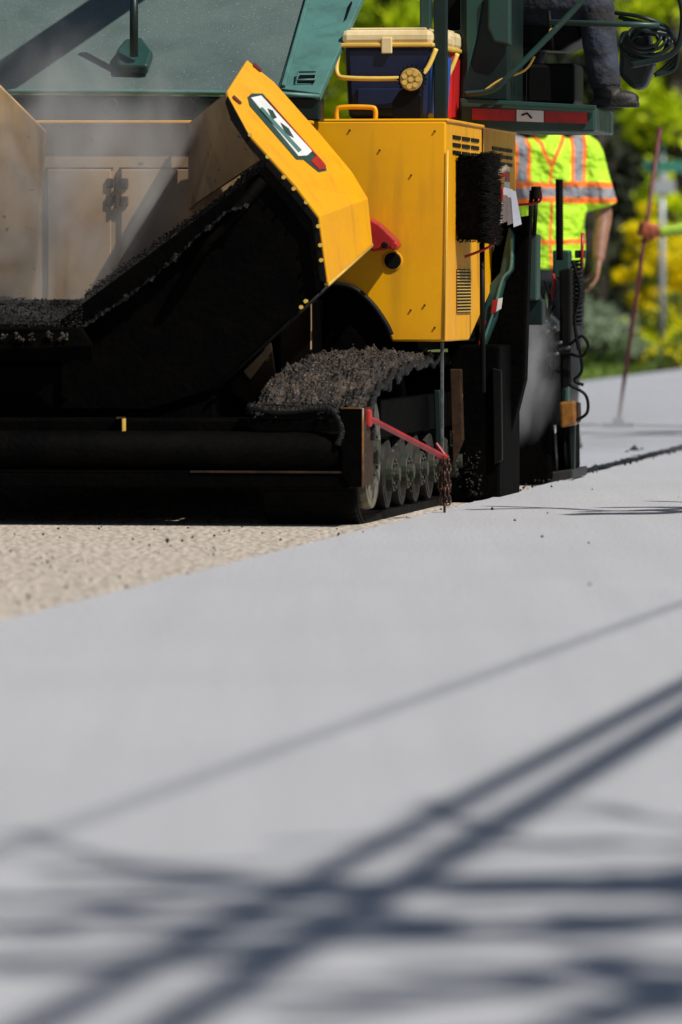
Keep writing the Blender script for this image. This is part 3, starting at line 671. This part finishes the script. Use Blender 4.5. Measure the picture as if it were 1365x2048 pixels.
def head(parent,c,yaw,hat=None,skin=SKIN):
    e=empty('head',c,yaw,parent)
    gs=[sphg((0,0,.015),(.078,.098,.112),20),sphg((0,-.035,-.06),(.052,.052,.055),16),sphg((0,-.1,-.012),(.012,.018,.024),10),
        sphg((0,-.088,-.055),(.026,.012,.009),10),sphg((0,-.078,-.098),(.026,.02,.018),10),sphg((.08,.005,-.01),(.01,.02,.034),10),sphg((-.08,.005,-.01),(.01,.02,.034),10),
        sphg((0,-.088,.022),(.05,.012,.008),10),tubeg([(0,.02,-.05),(0,.03,-.16)],.055,14)]
    v,f=comb(gs); o=obj('face',v,f,skin,e); remesh(o,.006,5)
    gs=[sphg((sx*.03,-.088,.002),(.012,.008,.008),10) for sx in (-1,1)]; v,f=comb(gs); obj('eyes',v,f,WHT,e,smooth=True)
    gs=[sphg((sx*.03,-.0955,.002),(.005,.003,.005),8) for sx in (-1,1)]; v,f=comb(gs); obj('pupils',v,f,HAIR,e,smooth=True)
    v,f=comb([sphg((0,.02,.03),(.083,.092,.105),18)]); o=obj('hair',v,f,HAIR,e,smooth=True)
    if hat:
        v,f=comb([sphg((0,.0,.065),(.095,.115,.09),20),tubeg([(0,0,.055),(0,0,.068)],[(.15,.11),(.15,.11)],24,right=(0,1,0))]); obj('hard_hat',v,f,hat,e,smooth=True)
    return e
def limb(pts,r,seg=14): return tubeg(sm(pts,4),sum([[r[i]+(r[i+1]-r[i])*k/4 for k in range(4)] for i in range(len(r)-1)],[])+[r[-1]],seg)
def vestmat():
    m=bpy.data.materials.new('hi_vis_vest'); m.use_nodes=True; nt=m.node_tree; N=nt.nodes; L=nt.links; b=N['Principled BSDF']
    tc=N.new('ShaderNodeTexCoord'); sp=N.new('ShaderNodeSeparateXYZ'); L.new(tc.outputs['Object'],sp.inputs[0])
    def M(op,a,bb=None,cc=None):
        n=N.new('ShaderNodeMath'); n.operation=op
        for i,x in enumerate((a,bb,cc)):
            if x is None: continue
            if isinstance(x,(int,float)): n.inputs[i].default_value=x
            else: L.new(x,n.inputs[i])
        return n.outputs[0]
    X,Z,Y=sp.outputs[0],sp.outputs[2],sp.outputs[1]
    wz=N.new('ShaderNodeTexNoise'); wz.inputs['Scale'].default_value=5; L.new(tc.outputs['Object'],wz.inputs['Vector'])
    Z=M('ADD',Z,M('MULTIPLY',M('SUBTRACT',wz.outputs['Fac'],.5),.05)); X=M('ADD',X,M('MULTIPLY',M('SUBTRACT',wz.outputs['Fac'],.5),.04))
    def band(v,c,w): return M('LESS_THAN',M('ABSOLUTE',M('SUBTRACT',v,c)),w)
    ax=M('ABSOLUTE',X)
    def mx(f,a,c):
        x=N.new('ShaderNodeMix'); x.data_type='RGBA'; L.new(f,x.inputs[0]); L.new(a,x.inputs[6]); x.inputs[7].default_value=(*c,1); return x.outputs[2]
    rgb=N.new('ShaderNodeRGB'); rgb.outputs[0].default_value=(.50,.85,.02,1); c=rgb.outputs[0]
    nz=N.new('ShaderNodeTexNoise'); nz.inputs['Scale'].default_value=7; L.new(tc.outputs['Object'],nz.inputs['Vector'])
    c=mx(M('MULTIPLY',nz.outputs['Fac'],.35),c,(.28,.62,.02))
    O=(1,.20,.02); S=(.24,.24,.26)
    up=M('GREATER_THAN',Z,1.2); tors=M('LESS_THAN',ax,.235)
    v1=M('MULTIPLY',M('MULTIPLY',band(ax,.135,.040),up),tors); c=mx(v1,c,O)
    v2=M('MULTIPLY',M('MULTIPLY',band(ax,.135,.022),up),tors); c=mx(v2,c,S)
    neck=M('ABSOLUTE',M('SUBTRACT',ax,M('MULTIPLY',M('SUBTRACT',Z,1.36),.48)))
    c=mx(M('MULTIPLY',M('LESS_THAN',neck,.011),M('MULTIPLY',M('GREATER_THAN',Z,1.36),M('LESS_THAN',Y,0))),c,O)
    c=mx(M('MULTIPLY',M('LESS_THAN',ax,.007),M('MULTIPLY',M('LESS_THAN',Z,1.38),M('LESS_THAN',Y,0))),c,O)
    c=mx(band(Z,1.235,.050),c,O); c=mx(band(Z,1.235,.024),c,S)
    c=mx(M('MULTIPLY',band(Z,1.0,.012),tors),c,O)
    L.new(c,b.inputs['Base Color']); b.inputs['Roughness'].default_value=.75
    nb=N.new('ShaderNodeTexNoise'); nb.inputs['Scale'].default_value=9; nb.inputs['Detail'].default_value=3; L.new(tc.outputs['Object'],nb.inputs['Vector'])
    bp=N.new('ShaderNodeBump'); bp.inputs['Strength'].default_value=1; bp.inputs['Distance'].default_value=.08; L.new(nb.outputs['Fac'],bp.inputs['Height']); L.new(bp.outputs[0],b.inputs['Normal'])
    return m
VEST=vestmat()
def standing(name,loc,rot,wr=None,hand_dir=None,lel=None,glove=None,pole_n=None):
    e=empty(name,loc,rot)
    R3=(1,0,0)
    tor=tubeg([(0,.01,.86),(0,.01,.95),(0,.005,1.08),(0,0,1.22),(0,0,1.34),(0,.005,1.43),(0,.01,1.475),(0,.015,1.50),(0,.015,1.53)],
        [(.185,.135),(.19,.14),(.185,.138),(.195,.14),(.205,.135),(.20,.12),(.155,.095),(.085,.075),(.06,.06)],24,right=R3)
    sl_=[(-.19,.0,1.435),(-.235,.0,1.36),(-.265,.0,1.16)]
    gs=[tor,limb([(-.12,0,1.45)]+sl_,[.07,.078,.080,.082])]
    el=Vector(lel) if lel else Vector((.275,-.0,1.13))
    sh=Vector((.19,0,1.435)); mid=sh.lerp(el,.9)
    gs.append(limb([(.12,0,1.45),sh,sh.lerp(mid,.45),mid],[.07,.078,.080,.084]))
    v,f=comb(gs); o=obj('hi_vis_vest',v,f,VEST,e); remesh(o,.012,5)
    gs=[limb([(-.262,0,1.22),(-.285,.0,1.15),(-.29,-.03,1.02),(-.285,-.06,.90)],[.045,.046,.040,.028])]
    wr_=Vector(wr) if wr else Vector((.235,-.09,.90))
    gs.append(limb([mid+(sh-mid)*.2,el,el.lerp(wr_,.4),wr_],[.045,.046,.040,.028]))
    v,f=comb(gs); o=obj('arms',v,f,SKIN if not glove else glove[1],e); remesh(o,.01,3)
    hand('right_hand',(-.285,-.06,.90),(0,-.1,-1),(1,0,0),e,SKIN,.35,-1)
    hand('left_hand',wr_,hand_dir or (-.2,-.2,-1),pole_n or (-1,0,0),e,glove[0] if glove else SKIN,.95 if glove else .35,1)
    gs=[tubeg([(0,.01,.98),(0,.01,.9),(0,.01,.80)],[(.165,.12),(.175,.13),(.17,.125)],20,right=R3)]
    for s in (-1,1):
        gs.append(limb([(s*.09,.01,.88),(s*.10,-.005,.68),(s*.10,-.015,.48),(s*.10,.01,.28),(s*.10,.02,.09)],[.095,.085,.066,.06,.052]))
    v,f=comb(gs); o=obj('trousers',v,f,NAVY,e); remesh(o,.012,4)
    gs=[]
    for s in (-1,1): gs+= [tubeg([(s*.10,.02,.14),(s*.10,.02,.05)],.055,14),sphg((s*.105,-.04,.045),(.05,.13,.045),14),boxg((s*.105-.045,-.15,0),(s*.105+.045,.09,.025))]
    v,f=comb(gs); o=obj('boots',v,f,BOOT,e); remesh(o,.008,2)
    head(e,(0,-.02,1.66),0,hat=WHT)
    return e
d=31.4
standing('road_worker',((1095-CX)/F*d,d,.01),math.radians(8))
pb0=PD(1237,858,35.6); pb0.z=.0+.02; pt=PD(1322,252,35.6)
hp=PD(1303,462,35.6)
wx=hp.x+.50; wy=35.75
e=empty('asphalt_lute',(pb0.x,pb0.y,.015))
d_=pt-pb0
tube('pole',[(0,0,.02),(d_.x,d_.y,d_.z)],.0115,DRED,e)
box('blade',(-.085,-.03,0),(.085,.0,.022),GREY,e,.003)
box('blade_socket',(-.03,-.02,.022),(.03,.01,.05),GREY,e,.003)
rot=math.radians(-75)
def w2l(p,loc,rot):
    q=Vector(p)-Vector(loc); c,s=math.cos(-rot),math.sin(-rot); return Vector((q.x*c-q.y*s,q.x*s+q.y*c,q.z))
loc=Vector((wx,wy+.02,.01))
polept=pb0+d_*((hp.z-pb0.z)/d_.z)
wrist=polept+Vector((.075,-.02,-.005))
lw=w2l(wrist,loc,rot)
hd=polept+Vector((-.06,-.02,.02))-wrist
c_,s_=math.cos(-rot),math.sin(-rot); hdl=Vector((hd.x*c_-hd.y*s_,hd.x*s_+hd.y*c_,hd.z)); pn=Vector((-s_,c_,0))
sh=Vector((.19,0,1.435)); el=sh.lerp(lw,.5)+Vector((.06,.06,-.14))
LIME=pm('lime_fabric',(.40,.60,.05),.8)
standing('road_worker.001',loc,rot,wr=lw,hand_dir=hdl,lel=el,glove=(GLOV,LIME),pole_n=pn)

op=empty('paver_operator',m2w((0,0,0)),-TH)
hipL=T(1045,5,3.05); kL=T(1188,8,2.98); kR=T(1085,28,3.45); aL=T(1214,178,2.95); aR=T(1042,182,3.3)
hipR=T(1000,10,3.4)
gs=[limb([hipL,hipL.lerp(kL,.5),kL,kL.lerp(aL,.45),aL],[.10,.092,.075,.068,.06]),limb([hipR,hipR.lerp(kR,.5),kR,kR.lerp(aR,.45),aR],[.10,.09,.07,.06,.055]),
    tubeg([hipL.lerp(hipR,.5)+Vector((-.02,0,-.06)),hipL.lerp(hipR,.5)+Vector((-.02,0,.16))],[(.14,.19),(.13,.17)],18,right=(1,0,0))]
v,f=comb(gs); o=obj('jeans',v,f,JEAN,op); remesh(o,.011,3)
gs=[]
for a_ in (aL,aR):
    gs+=[tubeg([a_+Vector((0,0,.04)),a_+Vector((0,0,-.03))],.052,12),sphg(a_+Vector((.045,0,-.035)),(.085,.045,.034),14),boxg(a_+Vector((-.06,-.04,-.07)),a_+Vector((.125,.04,-.05)))]
v,f=comb(gs); o=obj('boots',v,f,BOOT,op); remesh(o,.008,2)
hb=hipL.lerp(hipR,.5)+Vector((-.03,0,.1))
sx=lambda x,y,z: hb+Vector((x,y,z))
gs=[tubeg([sx(0,0,-.02),sx(0,0,.15),sx(.01,0,.3),sx(.02,0,.42),sx(.03,0,.47),sx(.03,0,.52)],[(.12,.17),(.12,.165),(.13,.19),(.10,.18),(.07,.09),(.055,.055)],20,right=(1,0,0))]
for s in (-1,1): gs.append(limb([sx(.02,s*.14,.42),sx(.03,s*.2,.38),sx(.10,s*.24,.15)],[.07,.07,.055]))
v,f=comb(gs); o=obj('orange_shirt',v,f,ORGF,op); remesh(o,.012,4)
gs=[]
for s in (-1,1): gs.append(limb([sx(.09,s*.235,.19),sx(.11,s*.24,.13),sx(.28,s*.22,.10),sx(.34,s*.2,.10)],[.044,.045,.034,.027]))
v,f=comb(gs); o=obj('arms',v,f,SKIN,op); remesh(o,.01,3)
for s in (-1,1): hand('hand',sx(.34,s*.2,.10),(1,0,-.1),(0,0,-1),op,SKIN,.5,s)
head(op,tuple(sx(.05,0,.66)),math.radians(90),hat=WHT)

# ---------------------------------------------------------------- vegetation
def leaves(n,cf,size):
    V=[];Fs=[]
    for i in range(n):
        c=cf(); a=Vector((random.gauss(0,1),random.gauss(0,1),random.gauss(0,1))).normalized(); b=a.cross(Vector((random.gauss(0,1),random.gauss(0,1),random.gauss(0,1)))).normalized()
        s=size*random.uniform(.5,1.3); k=len(V)
        V+=[c-a*s,c+b*s*.5,c+a*s,c-b*s*.5]; Fs.append((k,k+1,k+2,k+3))
    return V,Fs
def clumps(c,r,nc,cr):
    L_=[]
    for i in range(nc):
        while True:
            p=Vector((random.uniform(-1,1),random.uniform(-1,1),random.uniform(-1,1)))
            if p.length<1 and p.length>.35: break
        L_.append((Vector((c[0]+p.x*r[0],c[1]+p.y*r[1],c[2]+p.z*r[2])),cr*random.uniform(.6,1.4)))
    def cf():
        q,s=random.choice(L_); return q+Vector((random.gauss(0,s*.5),random.gauss(0,s*.5),random.gauss(0,s*.35)))
    return cf,L_
def tree(name,x,y,h,r,mat,n=5000,nc=60,zc=None,ls=.10,rz=None):
    e=empty(name,(x,y,-.05))
    zc=zc or h*.6; rz=rz or h-zc
    cf,L_=clumps((0,0,zc),(r,r,rz),nc,r*.22)
    v,f=leaves(n,cf,ls); obj('foliage',v,f,mat,e)
    gs=[tubeg([(0,0,0),(.05,.02,h*.3),(-.03,0,h*.6),(0,0,h*.9)],[h*.025,h*.018,h*.012,h*.004],10)]
    for q,s in random.sample(L_,min(14,len(L_))):
        z0=random.uniform(.25,.6)*h; gs.append(tubeg(sm([(0,0,z0),q*.5+Vector((0,0,z0*.5+.1)),q],3),[.03*h/6]*3+[.018]*3+[.006],6))
    v,f=comb(gs); obj('trunk',v,f,BARK,e,smooth=True)
def bush(name,x,y,h,r,mat,n=1800,nc=25,ls=.05,extra=None,z0=0):
    e=empty(name,(x,y,-.05))
    cf,L_=clumps((0,0,z0+(h-z0)*.5),(r,r,(h-z0)*.5),nc,r*.25)
    v,f=leaves(n,cf,ls); v=[Vector((p.x,p.y,max(p.z,.0))) for p in v]; obj('foliage',v,f,mat,e)
    gs=[tubeg([(0,0,0),q*.6,q],[.02,.012,.004],5) for q,s in random.sample(L_,min(8,len(L_)))]
    v,f=comb(gs); obj('stems',v,f,BARK,e)
    if extra:
        v,f=leaves(n//6,cf,ls*.9); obj('flowers',[p+Vector((0,-.03,.03)) for p in v],f,extra,e)
X=lambda px,d:(px-CX)/F*d
tree('evergreen_tree',X(1185,66),66,6,.40,LDRK,4500,60,zc=2.0,ls=.07,rz=2.0)
tree('evergreen_tree',X(1225,68),68,3.4,.34,LDRK,4000,50,zc=1.3,ls=.07,rz=1.3)
tree('evergreen_tree',X(1000,68),68,8,.8,LDRK,6000,70,zc=3.4,ls=.1,rz=3.4)
tree('maple_tree',X(1350,71),71,7,1.0,LBRT,5000,60,zc=3.2,rz=1.5,ls=.08)
tree('maple_tree',X(1560,78),78,9,2.4,LBRT,9000,90,zc=4.2,rz=3.2)
tree('maple_tree',X(780,76),76,9,1.2,LBRT,6000,70,zc=4.6,rz=2.4)
tree('broadleaf_tree',X(1300,80),80,6,1.2,LMID,6000,70,zc=2.4,rz=2.4,ls=.09)
tree('evergreen_tree',X(1420,86),86,9,2.2,LDRK,8000,90,zc=4.2,rz=4.2,ls=.12)
tree('evergreen_tree',X(1100,88),88,10,2.4,LDRK,9000,90,zc=4.6,rz=4.6,ls=.12)
for i,(x,y,h,m) in enumerate([(-3,84,9,LMID),(-8,76,8,LBRT),(-13,82,10,LDRK),(-18,74,8,LMID),(17,98,10,LMID),(-24,80,9,LBRT),(24,110,11,LDRK),(18,70,8,LBRT),(23,60,8,LMID),(-1,94,11,LDRK),(9,104,11,LMID)]):
    tree('broadleaf_tree',x,y,h,2.6,m,4500,70,ls=.14)
bush('forsythia_bush',X(1285,63),63,1.66,.24,LYEL,2400,26,.05,z0=.55)
bush('forsythia_bush',X(1352,65),65,1.4,.34,LYEL,2800,26,.05,z0=.3)
bush('forsythia_bush',X(1330,69),69,2.0,.5,LBRT,3000,30,.06,z0=.5)
for px,d_b,h,r,m,ex in [(1185,60.5,.74,.32,LSIL,None),(1235,61,.50,.35,LSIL,None),(1130,60,.7,.5,LSIL,None),(1290,61.5,.55,.4,LMID,LYEL),(1345,61.3,.6,.45,LBRT,LYEL),(1400,62,.8,.5,LMID,None),
     (1215,60,.35,.3,LMID,None),(1270,60,.3,.3,LSIL,None),(1330,59.9,.26,.28,LMID,LYEL),(1385,60.4,.4,.3,LMID,LYEL),(1060,61,.8,.6,LMID,None)]:
    bush('garden_shrub',X(px,d_b),d_b,h,r,m,1500,22,.035,ex)
def gcf():
    return R(-2.98-abs(random.gauss(0,1.6)),random.uniform(25,62),random.uniform(-.05,.06))
v,f=leaves(14000,gcf,.03); obj('verge_grass',v,f,LMID)
cf,_=clumps((0,125,4),(60,6,6),420,2.2)
v,f=leaves(26000,cf,.35); obj('distant_trees',[Vector((p.x,p.y,max(p.z,-.05))) for p in v],f,LMID)

# ---------------------------------------------------------------- street sign
ss=empty('street_sign',(X(1325,60.6),60.6,-.05))
tube('post',[(0,0,0),(0,0,2.05)],.028,GAL,ss)
SG=pm('sign_green',(.04,.20,.14),.5)
zS=H+(HY-333)/F*60.6+.05
box('sign_blade',(-.17,-.03,zS-.055),(.34,-.015,zS+.055),SG,ss,.004)
box('sign_blade_cross',(-.015,-.3,zS+.08),(.0,.3,zS+.2),SG,ss,.004)
cyl('collar',(0,0,zS-.12),(0,0,1),.05,.10,GAL,ss)
box('second_panel',(-.08,-.05,zS-.25),(.12,-.035,zS-.13),GAL,ss,.004)

# ---------------------------------------------------------------- utility line and overhanging tree (cast the shadows)
def up(px,py,z): 
    g=G(px,py); return g+SUN*(z/SUN.z)
def cable(name,a,b,z,r,nn=24,ext=(-25,30)):
    g0=up(*a,z); g1=up(*b,z); d=(g0-g1).normalized(); p0=g1+d*ext[0]; p1=g1+d*ext[1]
    return tube(name,[p0.lerp(p1,i/nn) for i in range(nn+1)],r,BLK2,None,8)
cable('utility_cable',(1365,1372),(75,2048),4.6,.026)
cable('utility_cable',(1365,1428),(345,2048),4.4,.030)
cable('utility_cable',(1365,1207),(0,1700),5.4,.008)
for t in (30,-25):
    g0=up(1365,1372,4.6); g1=up(75,2048,4.6); d_=(g0-g1).normalized(); p=g1+d_*t
    e=empty('utility_pole',(p.x+.35,p.y,-.05),-TH); tube('mast',[(0,0,0),(0,0,8)],[.15,.10],BARK,e,14); box('crossarm',(-1.0,-.06,4.5),(1.2,.06,4.62),BARK,e)
    box('crossarm_upper',(-1.0,-.06,6.4),(1.0,.06,6.5),BARK,e)
def limbtree(name,base,branches,drop=.7,tr=.22):
    st=empty(name,base); O=Vector(base)
    gs=[tubeg([(0,0,0),(.05,0,1.8),(-.05,.05,3.4),(0,.1,4.6),(.1,.1,6.0)],[tr,tr*.85,tr*.7,tr*.5,tr*.15],14)]
    for pts,z,r in branches:
        P3=[up(px,py,z+.10*math.sin(px*.01))-O for px,py in pts]
        root=Vector((0,.05,z-drop)); P3=P3+[P3[-1].lerp(root,.5)+Vector((0,.1,.15)),root]
        sp_=sm(P3,6); n=len(sp_)
        gs.append(tubeg(sp_,[max(.008,r*(.5+.6*i/(n-1)))*(1+.6*noise.noise(Vector((i*.45,z,r*9)))) for i in range(n)],8))
        for k in range(int(len(pts)*1.3)):
            q=random.choice(sp_[:int(n*.8)]); a=random.uniform(-.6,.6)+(math.pi if random.random()<.6 else 0); L_=random.uniform(.15,.40)
            gs.append(tubeg(sm([q,q+Vector((math.cos(a)*L_*.5,math.sin(a)*L_*.7,.03)),q+Vector((math.cos(a+.4)*L_,math.sin(a+.4)*L_*.8,.06))],3),[min(.03,r*.5)]*6+[.006],5))
    v,f=comb(gs); obj('limbs',v,f,BARK,st,smooth=True)
limbtree('bare_street_tree',(5.6,3.6,-.05),[
 ([(-150,1795),(0,1800),(150,1800),(300,1808),(560,1800),(800,1775),(1100,1772),(1365,1768),(1600,1790)],3.7,.085),
 ([(-100,1852),(60,1862),(180,1840),(330,1850),(520,1852),(760,1830),(900,1870),(1100,1860),(1365,1845),(1550,1850)],3.6,.055),
 ([(-60,1930),(60,1945),(200,1930),(420,1925),(620,1890),(880,1880),(1150,1850),(1400,1840)],3.5,.042),
 ([(560,2040),(740,2015),(900,1990),(1080,1960),(1250,1925),(1420,1925)],3.5,.048),
 ([(250,1730),(380,1745),(520,1760),(680,1785),(820,1775),(1100,1768),(1500,1780)],3.8,.055),
 ([(850,1600),(960,1660),(1100,1690),(1250,1690),(1400,1700)],4.0,.030),
 ([(40,1660),(200,1715),(330,1740),(600,1770),(900,1770),(1500,1775)],4.0,.022),
 ([(1100,2070),(1250,2020),(1365,1990),(1480,1960)],3.4,.060),
 ([(1050,1795),(1150,1775),(1200,1790),(1300,1785)],3.7,.070),
 ([(1150,1600),(1270,1625),(1400,1650)],4.2,.022)],.7,.24)
limbtree('bare_street_tree.001',(7.2,19.0,-.05),[
 ([(970,1012),(1100,1016),(1240,1022),(1365,1018),(1500,1015)],3.8,.055),
 ([(1180,1028),(1290,1028),(1365,1024),(1480,1024)],3.7,.07),
 ([(1300,1002),(1365,1004),(1450,1006)],3.9,.05)],.7,.22)
limbtree('bare_street_tree.002',(8.6,31.0,-.05),[
 ([(1150,868),(1210,872),(1290,870),(1365,866),(1450,868)],3.6,.16),
 ([(1180,880),(1260,876),(1365,874),(1450,874)],3.8,.08)],.7,.24)
# ---------------------------------------------------------------- steam (volumes)
def steam(name,c,r,dens,parent_rot=-TH,scale=3.0,lo=.42,col=(.95,.95,.97,1)):
    me=bpy.data.meshes.new(name); bm=bmesh.new(); bmesh.ops.create_icosphere(bm,subdivisions=3,radius=1); bm.to_mesh(me); bm.free()
    o=bpy.data.objects.new(name,me); o.location=c; o.scale=r; o.rotation_euler=(0,0,parent_rot); scn.collection.objects.link(o)
    m=bpy.data.materials.new(name); m.use_nodes=True; nt=m.node_tree; N=nt.nodes; L=nt.links; N.remove(N['Principled BSDF'])
    vp=N.new('ShaderNodeVolumePrincipled'); L.new(vp.outputs[0],N['Material Output'].inputs['Volume'])
    tc=N.new('ShaderNodeTexCoord'); g=N.new('ShaderNodeTexGradient'); g.gradient_type='SPHERICAL'; L.new(tc.outputs['Object'],g.inputs[0])
    mp=N.new('ShaderNodeMapping'); mp.inputs['Scale'].default_value=(r[0],r[1],r[2]*.6); L.new(tc.outputs['Object'],mp.inputs[0])
    nz=N.new('ShaderNodeTexNoise'); nz.inputs['Scale'].default_value=scale; nz.inputs['Detail'].default_value=4; nz.inputs['Distortion'].default_value=.9; L.new(mp.outputs[0],nz.inputs['Vector'])
    mr=N.new('ShaderNodeMapRange'); mr.inputs[1].default_value=lo; mr.inputs[2].default_value=.72; L.new(nz.outputs['Fac'],mr.inputs[0])
    g2=N.new('ShaderNodeMapRange'); g2.inputs[2].default_value=.6; L.new(g.outputs['Fac'],g2.inputs[0])
    a=N.new('ShaderNodeMath'); a.operation='MULTIPLY'; L.new(mr.outputs[0],a.inputs[0]); L.new(g2.outputs[0],a.inputs[1])
    b=N.new('ShaderNodeMath'); b.operation='MULTIPLY'; L.new(a.outputs[0],b.inputs[0]); b.inputs[1].default_value=dens
    L.new(b.outputs[0],vp.inputs['Density']); vp.inputs['Color'].default_value=col
    me.materials.append(m)
    return o
steam('steam',m2w(T(90,400,.75)),(.72,.46,.70),4.2,scale=4,lo=.42,col=(.95,.92,.88,1))
steam('steam.001',m2w(T(1050,730,4.1)),(.15,.26,.34),5.5,lo=.40,scale=6)
steam('steam.002',m2w(T(1220,850,9.5)),(.9,1.6,.25),1.0,lo=.36)

# ---------------------------------------------------------------- world, sun, camera
w=bpy.data.worlds.new('World'); scn.world=w; w.use_nodes=True; nt=w.node_tree
sky=nt.nodes.new('ShaderNodeTexSky'); sky.sky_type='NISHITA'; sky.sun_disc=False
el_=math.asin(SUN.z); sky.sun_elevation=el_; sky.sun_rotation=math.atan2(SUN.x,SUN.y)
nt.links.new(sky.outputs[0],nt.nodes['Background'].inputs[0]); nt.nodes['Background'].inputs[1].default_value=.05
sl_=bpy.data.lights.new('sun','SUN'); sl_.energy=5; sl_.angle=math.radians(.5); sl_.color=(1,.96,.90)
so=bpy.data.objects.new('sun',sl_); scn.collection.objects.link(so); so.rotation_euler=SUN.to_track_quat('Z','Y').to_euler()
cd=bpy.data.cameras.new('camera'); co=bpy.data.objects.new('camera',cd); scn.collection.objects.link(co); scn.camera=co
co.location=(0,0,H); co.rotation_euler=(math.radians(90),0,0)
cd.sensor_fit='HORIZONTAL'; cd.sensor_width=24; cd.lens=F/1365*24; cd.shift_y=-(1024-HY)/1365; cd.clip_end=4000; cd.clip_start=.1
cd.dof.use_dof=True; cd.dof.focus_distance=24.0; cd.dof.aperture_fstop=4.0
scn.view_settings.view_transform='Standard'; scn.view_settings.look='None'; scn.view_settings.exposure=0
